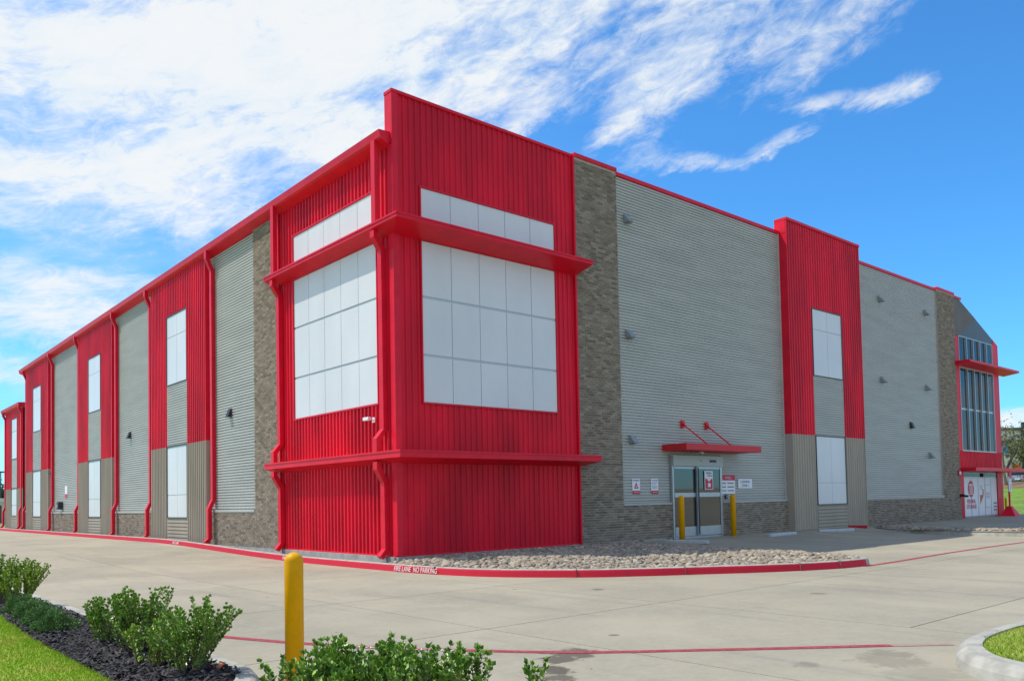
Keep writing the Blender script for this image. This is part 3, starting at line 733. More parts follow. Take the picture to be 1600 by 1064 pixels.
# ---- right hand wall fields
RPI = .0846
grey_field('R', 7.47, 9.60, 1.06, 10.42, RPI); grey_field('R', 9.60, 12.18, 2.50, 10.42, RPI); grey_field('R', 12.18, 15.98, 1.06, 10.42, RPI)
part('sill_trim', GREY, 'R', 7.45, 9.60, .99, 1.05, -.01, .11); part('sill_trim', GREY, 'R', 12.18, 16.05, .99, 1.05, -.01, .11)
grey_field('R', 21.42, 29.28, 1.04, 10.42, RPI); part('sill_trim', GREY, 'R', 21.4, 29.3, .97, 1.03, -.01, .11)
part('coping', REDT, 'R', 7.462, 16.08, 10.42, 10.53, -.28, .07); part('coping', REDT, 'R', 21.40, 29.28, 10.42, 10.53, -.28, .07)
part('coping', REDT, 'R', 29.29, 31.24, 10.50, 10.61, -.28, .12)
part('wall_edge_trim', GREY, 'R', 15.98, 16.06, 1.05, 10.42, -.01, .05)
bay('R', 16.08, 21.38, .30, 10.88, -.05, RPI)
t_ = MB(); t_.box(16.055, 21.41, -.365, .12, 10.88, 10.97); t_.build('coping', REDT, B)
t_ = MB(); t_.box(16.06, 16.09, -.30, .12, 10.42, 10.88); t_.box(21.37, 21.40, -.30, .12, 10.42, 10.88); t_.box(16.09, 21.37, .08, .12, 10.42, 10.88); t_.build('parapet_return', REDT, B)

# ---- glazed tower at the far right end
ribs('red_siding', RED, 'R', 31.24, 36.72, 2.28, 3.14, .03)
t_ = MB()
for a, c_ in ((31.24, 31.72), (36.0, 36.78)): wbox(t_, 'R', a, c_, -.05, 2.28, 0, .05); wbox(t_, 'R', a, c_, 3.14, 8.62, 0, .05)
wbox(t_, 'R', 31.72, 36.0, 2.14, 2.28, 0, .05); t_.build('red_siding', RED, B)
cols5 = lin(31.74, 35.94, 5)
window('R', cols5, [3.18, 5.16, 7.12], .02, pm=GLASSD, fm=ALU, gap=.06, trim=ALU, tw=.05, hgap=.045, thick=-.04)
window('R', cols5, [7.36, 8.62], .02, pm=GLASSD, fm=ALU, gap=.06, trim=ALU, tw=.04, hgap=.03, thick=-.04)
for cset, zset in ((cols5, (3.18, 7.12)), (cols5, (7.36, 8.62))):   # proud mullion fins
    t_ = MB()
    for a in cset[1:-1]: wbox(t_, 'R', a-.03, a+.03, zset[0], zset[1], .0, .10)
    t_.build('mullion', ALU, B)
# panels following the slanting top line above the glass
MB().prism([(31.24, -.04, 8.64), (31.75, -.04, 8.64), (34.0, -.04, 9.72), (31.98, -.04, 10.42), (31.24, -.04, 10.50)], [(31.24, .2, 8.64), (31.75, .2, 8.64), (34.0, .2, 9.72), (31.98, .2, 10.42), (31.24, .2, 10.50)]).build('upper_panel', BROWNP, B)
MB().prism([(31.76, -.035, 8.64), (36.1, -.035, 8.64), (36.1, -.035, 8.95), (34.0, -.035, 9.715)], [(31.76, .2, 8.64), (36.1, .2, 8.64), (36.1, .2, 8.95), (34.0, .2, 9.715)]).build('upper_panel', SLATE, B)
MB().prism([(36.1, -.05, 8.62), (36.78, -.05, 8.62), (36.78, -.05, 8.68), (36.1, -.05, 8.95)], [(36.1, .2, 8.62), (36.78, .2, 8.62), (36.78, .2, 8.68), (36.1, .2, 8.95)]).build('upper_panel', RED, B)
MB().box(31.24, 32.2, -.07, .2, 10.42, 10.52).build('coping', REDT, B)
def tower_awning(zt, zb, zi, x0, x1, d):
    MB().prism([(x0, -d, zb), (x0, -d, zt), (x0, 0, zt), (x0, 0, zi)], [(x1, -d, zb), (x1, -d, zt), (x1, 0, zt), (x1, 0, zi)]).build('awning', REDT, B)
tower_awning(7.36, 7.26, 7.16, 31.1, 37.6, .75); tower_awning(2.32, 2.16, 2.14, 31.3, 38.45, .75)
# storefront with white window film
sf = part('storefront', ALU, 'R', 31.72, 36.0, -.08, 2.12, -.02, .01)
fx = [31.74, 32.62, 33.5, 34.35, 35.15, 35.98]
for i in range(5):
    part('window_film', WHITE, 'R', fx[i]+.045, fx[i+1]-.045, .02, 1.84, .012, .018, sf)
    part('pane', GLASSD, 'R', fx[i]+.045, fx[i+1]-.045, 1.90, 2.09, .012, .018, sf)
def disc(b, cx, cz, rx, rz, o, n_=28, th=.004):
    A = [(cx+rx*math.cos(6.2832*k/n_), -o, cz+rz*math.sin(6.2832*k/n_)) for k in range(n_)]; b.prism([(x, y-th, z) for x, y, z in A], A)
b = MB(); disc(b, 32.60, 1.32, .36, .40, .02); b.build('logo_disc', REDP, sf)
b = MB(); b.box(32.37, 32.83, -.030, -.025, 1.50, 1.55); b.box(32.44, 32.50, -.030, -.025, 1.12, 1.50); b.box(32.57, 32.63, -.030, -.025, 1.12, 1.50); b.box(32.70, 32.76, -.030, -.025, 1.12, 1.50); b.box(32.40, 32.80, -.030, -.025, 1.06, 1.10); b.build('logo_mark', WHITE, sf)
text('FEDERAL', .27, REDP, sf, (32.62, -.024, .72), (R_(90), 0, 0), sx=1.0, bold=.004); text('STORAGE', .27, REDP, sf, (32.62, -.024, .47), (R_(90), 0, 0), sx=1.0, bold=.004)
b = MB(); b.prism([(33.72, -.022, .55), (34.15, -.022, .95), (34.15, -.022, 1.02), (33.72, -.022, 1.02)], [(33.72, -.019, .55), (34.15, -.019, .95), (34.15, -.019, 1.02), (33.72, -.019, 1.02)]); b.box(34.05, 34.18, -.023, -.019, 1.02, 1.3); b.build('film_graphic', mat('orange_red_print', (.5, .10, .04), .5), sf)
b = MB()
for z in (1.45, 1.37, 1.29, 1.1, 1.02, .94, .86): b.box(34.5 if z < 1.2 else 33.7, 34.98 if z < 1.2 else 34.05, -.022, -.019, z, z+.03)
for z in (.55, .38, .22): b.box(35.45, 35.9, -.022, -.019, z, z+.09)
b.box(34.42, 34.44, -.022, -.019, .4, 1.5); b.box(34.42, 35.05, -.022, -.019, .38, .4); b.box(34.42, 35.05, -.022, -.019, 1.5, 1.52); b.build('film_print', INKG, sf)

# ---- entrance: automatic sliding door
door = part('sliding_door', ALU, 'R', 9.62, 12.14, 0, 2.48, -.02, .02)
MB().box(9.62, 12.14, -.17, -.02, 2.14, 2.46).build('door_header', mat('header_aluminium', (.42, .43, .40), .45, .3), door)
t_ = MB(); t_.box(9.62, 9.68, -.12, -.02, -.03, 2.14); t_.box(12.06, 12.14, -.12, -.02, -.03, 2.14); t_.box(9.68, 12.06, -.12, -.02, -.05, .0); t_.build('door_frame', ALU, door)
def leaf(x0, x1, y, lab):
    l = MB(); l.box(x0, x0+.05, y-.045, y, .02, 2.13); l.box(x1-.05, x1, y-.045, y, .02, 2.13); l.box(x0+.07, x1-.07, y-.045, y, .02, .30); l.box(x0+.07, x1-.07, y-.045, y, 2.06, 2.13)
    l.box(x0+.07, x1-.07, y-.045, y, 1.20, 1.33)
    o = l.build('door_leaf', ALU, door)
    MB().box(x0+.07, x1-.07, y-.025, y-.015, .30, 1.20).build('pane', DGLASS, o); MB().box(x0+.07, x1-.07, y-.025, y-.015, 1.33, 2.06).build('pane', DGLASS, o)
    return o
leaf(9.69, 10.88, -.035, ''); L2 = leaf(10.80, 12.05, -.095, '')
MB().box(10.84, 10.87, -.16, -.141, .05, 2.1).build('door_gasket', BLK, door)
MB().box(10.95, 10.99, -.19, -.171, 2.30, 2.32).build('sensor', BLK, door); MB().box(11.45, 11.75, -.195, -.171, 2.27, 2.34).build('sensor', BLK, door)
# posters and decals on the door (parts of it)
b = MB(); b.box(11.17, 11.60, -.150, -.141, 1.42, 2.0); dp = b.build('door_decal', WHITE, L2)
MB().box(11.20, 11.57, -.156, -.1505, 1.44, 1.76).build('decal_print', REDP, door); MB().prism([(11.26, -.159, 1.76), (11.51, -.159, 1.76), (11.385, -.159, 1.66)], [(11.26, -.1563, 1.76), (11.51, -.1563, 1.76), (11.385, -.1563, 1.66)]).build('decal_print', WHITE, door)
b = MB(); b.box(11.32, 11.46, -.160, -.1565, 1.50, 1.62); b.build('decal_print', WHITE, door)
text('FEDERAL', .075, INK, door, (11.40, -.154, 1.93), (R_(90), 0, 0)); text('STORAGE', .06, INK, door, (11.44, -.154, 1.85), (R_(90), 0, 0))
# entrance canopy
cn = MB().box(9.28, 13.15, -.92, -.03, 2.575, 2.765).build('door_canopy', mat('canopy_red', (.60, .008, .014), .5, var=.08), B)
for x in (10.25, 11.47):
    b = MB(); b.tube([(x, -.06, 3.43), (x+.22, -.80, 2.76)], .022, 8); st = b.build('strut', REDT, cn)
    b = MB(); b.box(x-.05, x+.05, -.05, -.0, 3.30, 3.54); b.box(x-.075, x+.075, -.085, -.05, 3.45, 3.53); b.box(x-.075, x+.075, -.085, -.05, 3.31, 3.38); b.tube([(x-.06, -.09, 3.42), (x+.06, -.09, 3.42)], .035, 8); b.build('wall_bracket', REDT, st)

# ------------------------------------------------------------------ fixtures on the walls
def wedge(name, m, loc, rz, w=.22, h=.24, d=.24, **k):
    r = empty(name, loc, rz, **k); b = MB()
    A = [(-w/2, 0, 0), (-w/2, -d, 0), (-w/2, -.05, h), (-w/2, 0, h)]
    b.prism(A, [(w/2, y, z) for _, y, z in A][::1]); b.build('shade', m, r, bevel=.006)
    MB().box(-w/2-.015, w/2+.015, 0, .02, -.02, h+.02).build('back_plate', m, r)
    MB().box(-w/2+.03, w/2-.03, -d+.03, -.02, -.014, -.001).build('lamp_lens', WHITE if m is BLK else INKG, r); return r
yR = -.015
gv = wedge('wall_light', FIXG, (7.89, yR-.01, 9.12), 0, label='grey wedge wall light near the roofline beside the brick pier', cat='wall light', group='grey wedge lights on the shaded wall')
for (x, z, lb) in [(7.87, 5.78, 'grey wedge wall light halfway up beside the brick pier'), (7.90, 2.76, 'grey wedge wall light low beside the pier, above the two notices'),
                   (23.64, 9.1, 'upper grey wedge light just right of the red and tan bay'), (28.03, 9.12, 'upper grey wedge light near the far brick pier'),
                   (23.61, 5.74, 'middle height grey wedge light just right of the red and tan bay'), (27.93, 5.74, 'middle height grey wedge light near the far brick pier'),
                   (28.06, 2.73, 'lowest grey wedge light near the far brick pier')]:
    dup(gv, (x, yR-.01, z), 0, label=lb)
bl_ = wedge('flood_light', BLK, (-.02, 9.24, 3.93), R_(-90), .20, .27, .16, label='black wedge flood light on the sunlit grey siding nearest the corner', cat='wall light', group='black wedge flood lights')
dup(bl_, (-.02, 19.36, 3.98), R_(-90), label='black wedge flood light on the second sunlit grey field from the corner')
dup(bl_, (-.02, 32.75, 3.0), R_(-90), label='small far black flood light beside the third red and tan bay')
dup(bl_, (26.22, yR-.01, 3.96), 0, label='black wedge flood light on the shaded grey wall near the far pier')
sc = empty('security_camera', (-.045, .86, 3.12), R_(-90), label='small white bracket camera under the white panels on the sunlit red corner', cat='security camera')
MB().box(-.05, .05, -.03, .0, -.06, .06).build('bracket', WHITE, sc); b = MB(); b.tube([(0, -.03, 0), (0, -.16, .03)], .018, 8); b.build('arm', WHITE, sc)
b = MB(); b.box(-.18, .06, -.21, -.12, -.02, .06); b.build('housing', WHITE, sc, bevel=.01); MB().tube([(-.2, -.165, .02), (-.18, -.165, .02)], .03, 10).build('lens', BLK, sc)
dc = empty('dome_camera', (10.75, -.35, 2.575), label='small white dome camera under the red door canopy', cat='security camera')
MB().lathe([(.07, 0), (.085, -.03), (.08, -.055)][::-1], 14).build('housing', WHITE, dc, smooth=True); MB().lathe([(.0, -.115), (.03, -.108), (.055, -.085), (.06, -.056)], 14).build('dome', FIXG, dc, smooth=True)

# signs
def sign(name, x0, x1, z0, z1, label, cat='sign', y=-.03, th=.012):
    r = empty(name, ((x0+x1)/2, y, z0), 0, label=label, cat=cat); w = x1-x0; h = z1-z0
    MB().box(-w/2, w/2, -th, 0, 0, h).build('panel', WHITE, r)
    b = MB()
    for sx_ in (-w/2+.02, w/2-.02):
        for z_ in (.02, h-.02): b.tube([(sx_, -th-.004, z_), (sx_, -th, z_)], .006, 6)
    b.build('screws', INKG, r, kind=None); return r, w, h
r, w, h = sign('warning_sign', 7.89, 8.22, 1.31, 1.76, 'white notice with a red triangle on the grey wall, left one of two')
MB().box(-w/2-.004, w/2+.004, -.016, -.0125, 0, .10).build('red_band', REDP, r)
A = [(-.095, -.0155, .165), (.095, -.0155, .165), (0, -.0155, .345)]; MB().prism(A, [(x, -.0125, z) for x, y, z in A]).build('triangle', REDP, r)
A = [(-.032, -.018, .195), (.032, -.018, .195), (0, -.018, .255)]; MB().prism(A, [(x, -.0158, z) for x, y, z in A]).build('triangle_centre', WHITE, r)
text('WARNING', .055, INK, r, (0, -.015, .395), (R_(90), 0, 0)); text('FEDERAL STORAGE', .03, WHITE, r, (.02, -.0185, .05), (R_(90), 0, 0))
r, w, h = sign('notice_sign', 8.72, 9.04, 1.31, 1.76, 'white notice of fine print with a red foot, right one of two')
MB().box(-w/2-.004, w/2+.004, -.016, -.0125, 0, .10).build('red_band', REDP, r)
b = MB(); 
for z_ in (.33, .30, .27, .22, .19, .16): b.box(-.12, .10 if z_ != .27 else .03, -.0142, -.0125, z_, z_+.012)
b.build('fine_print', INKG, r, kind=None); text('NO TRESPASSING', .034, INK, r, (0, -.015, .395), (R_(90), 0, 0)); text('FEDERAL STORAGE', .03, WHITE, r, (.02, -.0185, .05), (R_(90), 0, 0))
r, w, h = sign('hours_sign', 12.20, 12.95, 1.28, 1.88, 'white hours sign with a red header, just right of the door')
MB().box(-w/2-.004, w/2+.004, -.016, -.0125, h-.17, h+.004).build('header', REDP, r)
text('FEDERAL', .055, WHITE, r, (.03, -.0185, h-.065), (R_(90), 0, 0)); text('STORAGE', .05, WHITE, r, (.06, -.0185, h-.115), (R_(90), 0, 0))
MB().prism([(-.16, -.018, h-.10), (-.10, -.018, h-.10), (-.13, -.018, h-.04)], [(-.16, -.0162, h-.10), (-.10, -.0162, h-.10), (-.13, -.0162, h-.04)]).build('logo_mark', WHITE, r)
for z_, a_, b_ in ((.30, 'OFFICE', 'MON-FRI 9-6'), (.20, 'ACCESS', 'SUN-SAT 6-10'), (.10, 'PHONE', 'SEE OFFICE')): pass
b = MB()
for k_, z_ in enumerate((.325, .205, .085)):
    for x0_, x1_ in ((-.33, -.12), (-.04, .31)):
        xx = x0_
        while xx < x1_-.02:
            w_ = random.uniform(.02, .045); b.box(xx, min(xx+w_, x1_), -.0142, -.0125, z_, z_+.032); xx += w_+.009
b.build('hours_lines', INK, r, kind=None)
r, w, h = sign('loading_zone_sign', 13.12, 13.92, 1.45, 1.76, 'white sign reading LOADING ZONE 1 on the grey wall', y=-.04)
text('LOADING', .12, INK, r, (0, -.015, .215), (R_(90), 0, 0), bold=-.001); text('ZONE 1', .12, INK, r, (0, -.015, .09), (R_(90), 0, 0), bold=-.001)
kp = empty('entry_keypad', (12.42, -.03, 1.12), label='small dark entry keypad under the hours sign by the door', cat='keypad')
MB().box(-.05, .05, -.05, 0, 0, .13).build('housing', BLK, kp, bevel=.006)
MB().box(-.035, .035, -.053, -.0505, .05, .11).build('key_field', INKG, kp)
r = empty('wall_notice', (-.03, 29.75, 1.75), R_(-90), label='small white and pink notice low on the far sunlit grey siding', cat='sign'); MB().box(-.24, .24, -.012, 0, .2, .6).build('panel', WHITE, r); MB().box(-.24, .24, -.013, 0, .0, .2).build('red_band', REDP, r)
r = empty('meter_box', (-.03, 30.6, 1.2), R_(-90), label='small dark box on the far sunlit siding beside the pink notice', cat='utility box'); MB().box(-.2, .2, -.22, 0, 0, .38).build('housing', BLK, r, bevel=.02); MB().box(-.1, .1, -.24, -.22, .1, .25).build('lid', FIXG, r)
r = empty('fire_bell', (31.0, -.09, 1.95), label='small red alarm bell on the far brick pier', cat='alarm bell'); MB().box(-.1, .1, -.06, 0, 0, .24).build('housing', REDP, r, bevel=.01); MB().tube([(0, -.1, .12), (0, -.06, .12)], .08, 12).build('bell', WHITE, r)
r = empty('hose_connection', (31.1, -.09, .92), label='black double hose connection on the far brick pier by the storefront', cat='hose connection'); MB().tube([(0, 0, .1), (0, -.16, .1)], .07, 10).build('pipe', BLK, r); MB().tube([(-.02, -.14, .1), (.16, -.28, .06)], .05, 10).build('cap', BLK, r); MB().tube([(.02, -.14, .1), (-.12, -.28, .06)], .05, 10).build('cap', BLK, r)

# ------------------------------------------------------------------ bollards, wheel stops, stand
def bollard(loc, h, r_, label, sleeve=False):
    r = empty('bollard', loc, label=label, cat='bollard', group='yellow safety bollards')
    pr = [(r_, -.06)] + [(r_, h-r_*.9)] + [(r_*math.cos(a), h-r_*.9+r_*.9*math.sin(a)) for a in [R_(q) for q in (12, 25, 40, 55, 70, 82)]] + [(.002, h)]
    MB().lathe(pr, 36).build('pipe', YEL, r, smooth=True); MB().lathe([(r_+.012, -.06), (r_+.012, .012), (r_+.002, .018)], 28).build('collar', YEL if not sleeve else JOINT, r, smooth=False); return r
bollard((-7.16, -9.50, -.25), 1.075, .0735, 'large yellow bollard in the foreground at the end of the mulch bed', True)
bollard((9.62, -.42, -.09), 1.34, .085, 'yellow bollard in front of the left sliding door leaf')
bollard((12.42, -.30, -.08), 1.34, .085, 'yellow bollard below the hours sign, right of the door')
bollard((36.6, -.2, -.1), .95, .05, 'far yellow bollard beside the red sign base')
def wheel_stop(x, y, rz, label, L=1.7):
    r = empty('wheel_stop', (x, y, zg(x, y)+.0), rz, label=label, cat='wheel stop', group='concrete wheel stops'); pr = [(-.075, -.02), (-.06, .06), (-.035, .085), (.035, .085), (.06, .06), (.075, -.02)]
    MB().prism([(-L/2, a, z) for a, z in pr], [(L/2, a, z) for a, z in pr]).build('block', mat('wheel_stop_concrete', (.46, .47, .48), .8, var=.1, vscale=6) if 'wheel_stop_concrete' not in bpy.data.materials else bpy.data.materials['wheel_stop_concrete'], r, bevel=.01)
    for x_ in (-L/2+.25, L/2-.25): MB().tube([(x_, 0, .08), (x_, 0, .092)], .018, 8).build('anchor_pin', TRIM, r)
wheel_stop(9.12, -.95, R_(-78), 'pale concrete wheel stop beside the rock bed near the door', 1.35)
wheel_stop(14.2, -.95, R_(4), 'pale concrete wheel stop below the brick right of the door', 1.8)
wheel_stop(17.6, -1.0, R_(-18), 'pale concrete wheel stop in front of the red and tan bay', 1.6)
# walkway, kerb and stones in front of the far end
def zw(x, y): return -.085
wk = [(19.0, -60), (18.95, -12), (18.9, -8), (18.85, -5.6), (18.95, -4.4), (19.5, -2.7), (20.6, -1.1), (21.9, -.25)]
wkc = catmull(wk, 8)
s = MB(); pts = [offs(wkc, i, -.02) for i in range(len(wkc))]
sheet_pts = [(x, y, -.10) for x, y in pts] + [(39.5, .02, -.06), (39.5, -60, -.06)]
tri = tessellate_polygon([[Vector((p[0], p[1], 0)) for p in sheet_pts]])
MB().add(sheet_pts, tri).build('walkway', CONC, kind='structure')
sweep(wkc[:-10], [(0, -.05), (-.03, .11), (-.06, .16), (-.22, .17), (-.22, -.05)], lambda x, y: -.26).build('walkway_kerb', KERB, kind='structure')
cs = []
for k_ in range(520):
    i = random.randrange(8, len(wkc)-3); d = random.uniform(-.28, -1.0); x, y = offs(wkc, i, d); cs.append((x+random.uniform(-.1, .1), y+random.uniform(-.35, .35), -.095+random.uniform(0, .03)))
for k_ in range(900):
    y = random.uniform(-14, -2.8); cs.append((19.2+random.random()*.75, y, -.09+random.uniform(0, .03)))
cs = [p for p in cs if p[1] < -.6]
rocks('stone_strip', cs, .07, kind='stuff', label='strip of loose stones behind the far pale kerb', cat='rocks')
r = sweep(catmull([(19.6, .1), (20.05, -.35), (20.25, -.85)], 4), [(0, -.02), (-.02, .1), (-.12, .1), (-.12, -.02)], lambda x, y: -.09).build('red_kerb_end', REDK, kind='structure')
st = empty('sign_stand', (35.85, -.62, -.09), label='white board with red pennant on a red weighted base by the storefront', cat='sign stand')
MB().prism([(-.40, -.36, 0), (.46, -.36, 0), (.46, .36, 0), (-.40, .36, 0)], [(-.13, -.1, .52), (.10, -.1, .52), (.10, .1, .52), (-.13, .1, .52)]).build('base', REDT, st, bevel=.02)
MB().box(-.035, .035, -.035, .035, .5, 2.5).build('post', REDT, st)
MB().box(-.19, .19, -.06, -.037, 1.25, 2.02).build('board', WHITE, st); MB().box(-.19, .19, -.065, -.037, 2.02, 2.42).build('header_board', REDP, st)
MB().prism([(-.18, -.07, 2.02), (.18, -.07, 2.02), (0, -.07, 1.84)], [(-.18, -.061, 2.02), (.18, -.061, 2.02), (0, -.061, 1.84)]).build('pennant', REDP, st)
b = MB(); 
for z_ in (1.36, 1.42, 1.48, 1.54, 1.60): b.box(-.08, .10, -.064, -.0605, z_, z_+.03)
b.box(-.12, .12, -.064, -.0605, 1.74, 1.77); b.build('board_print', INKG, st)

# ------------------------------------------------------------------ shrubs
def leaf_mesh(P, D, N, L, Wd, m):
    """P base, D direction, N approximate normal, per leaf; folded blade of four triangles"""
    D = D/np.linalg.norm(D, axis=1)[:, None]; S = np.cross(D, N); S /= np.linalg.norm(S, axis=1)[:, None]+1e-9; N2 = np.cross(S, D)
    L = L[:, None]; Wd = Wd[:, None]
    V = np.stack([P, P+D*L*.45+S*Wd-N2*Wd*-.35, P+D*L, P+D*L*.45-S*Wd-N2*Wd*-.35, P+D*L*.5], 1).reshape(-1, 3)
    n = len(P); i0 = np.arange(n)*5
    T = np.stack([np.stack([i0+a, i0+b, i0+4], 1) for a, b in ((0, 1), (1, 2), (2, 3), (3, 0))], 1).reshape(-1, 3); return V, T
def holly(loc, h, spread, nst, label, m=HOLLY, lsize=.038, seed=1, lean=(0, 0), group='glossy leaved upright shrubs'):
    rg = np.random.default_rng(seed); r = empty('holly_shrub', loc, label=label, cat='shrub', group=group)
    Ps, Ds, Ns, Ls = [], [], [], []; sb = MB()
    def shoot(p, d, ln, r0_, dens, depth):
        d = d/np.linalg.norm(d); n_ = max(3, int(ln/.03)); pts = [p.copy()]; q = p.copy()
        for i in range(n_):
            d = d + rg.normal(0, .07, 3) + np.array([0, 0, .035]); d /= np.linalg.norm(d); q = q+d*ln/n_; pts.append(q.copy())
        sb.tube([tuple(a) for a in pts], [r0_*(1-.75*i/n_) for i in range(n_+1)], 4, False)
        a0 = rg.uniform(0, 6.28)
        for i in range(1, n_+1):
            f = i/n_
            if depth == 0 and f < .10: continue
            for s_ in range(dens):
                a = a0+i*2.4+s_*(6.283/dens); u_ = np.array([math.cos(a), math.sin(a), .55+.5*f]); u_ = u_+d*.5
                Ps.append(pts[i]+rg.normal(0, .003, 3)); Ds.append(u_+rg.normal(0, .25, 3)); Ns.append(np.array([0, 0, 1.])+rg.normal(0, .35, 3)+d*.3); Ls.append(lsize*rg.uniform(.65, 1.2)*(1.1-.25*f))
            if depth < 2 and .2 < f < .85 and rg.random() < (.55 if depth == 0 else .12):
                a = rg.uniform(0, 6.28); shoot(pts[i].copy(), d*.9+np.array([math.cos(a), math.sin(a), .9])*.55, ln*(1-f)*rg.uniform(.45, .85)+.05, r0_*.55, dens, depth+1)
        for s_ in range(4): Ps.append(pts[-1]); Ds.append(d+rg.normal(0, .35, 3)); Ns.append(rg.normal(0, 1, 3)+[0, 0, .5]); Ls.append(lsize*.75)
    for k in range(nst if nst < 5 else int(nst*.95)):
        a = rg.uniform(0, 6.28); rr = spread*math.sqrt(rg.random())
        p = np.array([math.cos(a)*rr*.35, math.sin(a)*rr*.35, 0]); d = np.array([math.cos(a)*rr*1.0+lean[0], math.sin(a)*rr*1.0+lean[1], h])
        shoot(p, d, h*rg.uniform(.55, 1.06), .008, 3, 0)
    Ls = np.array(Ls); V, T = leaf_mesh(np.array(Ps), np.array(Ds), np.array(Ns), Ls, Ls*.36, m)
    link('foliage', np_mesh('foliage', V, T, m), r); sb.build('stems', STEM, r, smooth=True); return r
def lowshrub(loc, rx, h, label, seed, nl=5200):
    rg = np.random.default_rng(seed); r = empty('low_shrub', loc, label=label, cat='shrub', group='low fine leaved mounds in the bed')
    n = nl; u = rg.normal(0, 1, (n, 3)); u[:, 2] = np.abs(u[:, 2]); u /= np.linalg.norm(u, axis=1)[:, None]; rad = rg.uniform(.45, 1.0, n)**.6
    lump = 1+.16*np.sin(u[:, 0]*7+seed)+.14*np.sin(u[:, 1]*9+seed*2)+.12*np.sin(u[:, 2]*8)
    P = u*np.array([rx, rx, h])*(rad*lump)[:, None]; D = u+rg.normal(0, .5, (n, 3))+[0, 0, .3]; L = rg.uniform(.014, .03, n)
    V, T = leaf_mesh(P, D, rg.normal(0, 1, (n, 3)), L, L*.28, JUNI); link('foliage', np_mesh('foliage', V, T, JUNI), r)
    sb = MB()
    for k in range(14):
        a = rg.uniform(0, 6.28); sb.tube([(0, 0, 0), (math.cos(a)*rx*.4, math.sin(a)*rx*.4, h*.4), (math.cos(a)*rx*.75, math.sin(a)*rx*.75, h*.65)], [.006, .004, .002], 4, False)
    sb.build('stems', STEM, r)
zb = -.10
holly((-8.0, -1.9, zb), .64, .30, 22, 'tall leafy shrub at the left edge of the frame', seed=3, lean=(-.05, 0))
holly((-7.86, -2.75, zb), .60, .30, 22, 'leafy shrub right beside the left edge shrub, leaning over the kerb', seed=4, m=HOLLYY)
holly((-7.86, -6.85, zb), .46, .30, 16, 'leafy shrub with yellow green lower leaves, behind the nearest bed shrub', seed=5)
holly((-7.80, -7.6, zb), .58, .32, 24, 'tallest upright leafy shrub in the middle of the mulch bed', seed=6)
holly((-7.92, -8.45, zb), .38, .26, 16, 'yellow green bushy shrub low at the front of the bed', seed=8, m=HOLLYY)
holly((-7.80, -8.95, zb), .55, .30, 20, 'nearest leafy shrub at the rounded end of the mulch bed', seed=7)
lowshrub((-7.98, -3.5, zb), .19, .19, 'blue green mound, farthest of the low ones in the bed', 11); lowshrub((-8.0, -4.25, zb), .19, .19, 'blue green mound, second from the far end', 12)
lowshrub((-8.01, -4.95, zb), .19, .19, 'blue green mound with a pale twig above it, middle of the low ones', 13); lowshrub((-8.02, -5.6, zb), .19, .19, 'brownish green mound, nearest to the tall shrubs', 14)
# foreground bed below the camera
fb = [(-9.4, -9.6), (-8.6, -9.95), (-7.95, -10.45), (-7.3, -11.1), (-6.75, -11.75), (-6.35, -12.5), (-6.2, -13.3), (-6.2, -15)]
tri = tessellate_polygon([[Vector((x, y, 0)) for x, y in fb + [(-14, -15), (-14, -10.2)]]])
fbo = catmull([(-9.6, -10.35), (-8.75, -10.55), (-8.1, -11.05), (-7.4, -11.75), (-6.9, -12.3), (-6.75, -12.9), (-6.7, -13.8), (-6.7, -15.5)], 6)
sweep(fbo, WK, lambda x, y: -.25).build('front_bed_kerb', KERB, kind='structure')
inn = [offs(fbo, i, -.19) for i in range(len(fbo))] + [(-10.5, -15.5), (-10.5, -10.5)]
MB().add([(x, y, -.12) for x, y in inn], tessellate_polygon([[Vector((x, y, 0)) for x, y in inn]])).build('front_planting_bed', MULCHB, kind='structure')
def at(u, v, D):
    return CAM + (F_ + (u-800)/FPX*RR - (v-V0)/FPX*UU)*D
for k, (u, v, D, hh, nst, lb) in enumerate([(512, 1003, 4.15, .62, 17, 'foreground leafy shrub beside the big yellow bollard'), (578, 1010, 4.0, .60, 16, 'foreground leafy shrub, second from the bollard'),
                               (640, 1003, 3.95, .63, 18, 'foreground leafy shrub with the tallest single shoot, centre of the clump'), (712, 1020, 3.95, .58, 16, 'foreground leafy shrub at the right end of the clump'),
                               (852, 1042, 3.7, .52, 2, 'single leafy sprig standing apart at the bottom edge')]):
    p = at(u, v+(16 if nst > 5 else -4), D); holly((p.x, p.y, -.12), p.z+.12+.03, .21 if nst > 5 else .02, nst, lb, seed=30+k, lsize=.038)
tg = empty('orange_tag', (-7.56, -9.02, -.085), R_(30), label='small orange plastic tag lying on the mulch at the bed end', cat='plastic tag'); MB().prism([(-.035, -.018, 0), (.035, -.018, .03), (.035, .018, .03), (-.035, .018, 0)], [(-.035, -.018, .008), (.035, -.018, .038), (.035, .018, .038), (-.035, .018, .008)]).build('tag', ORG, tg)

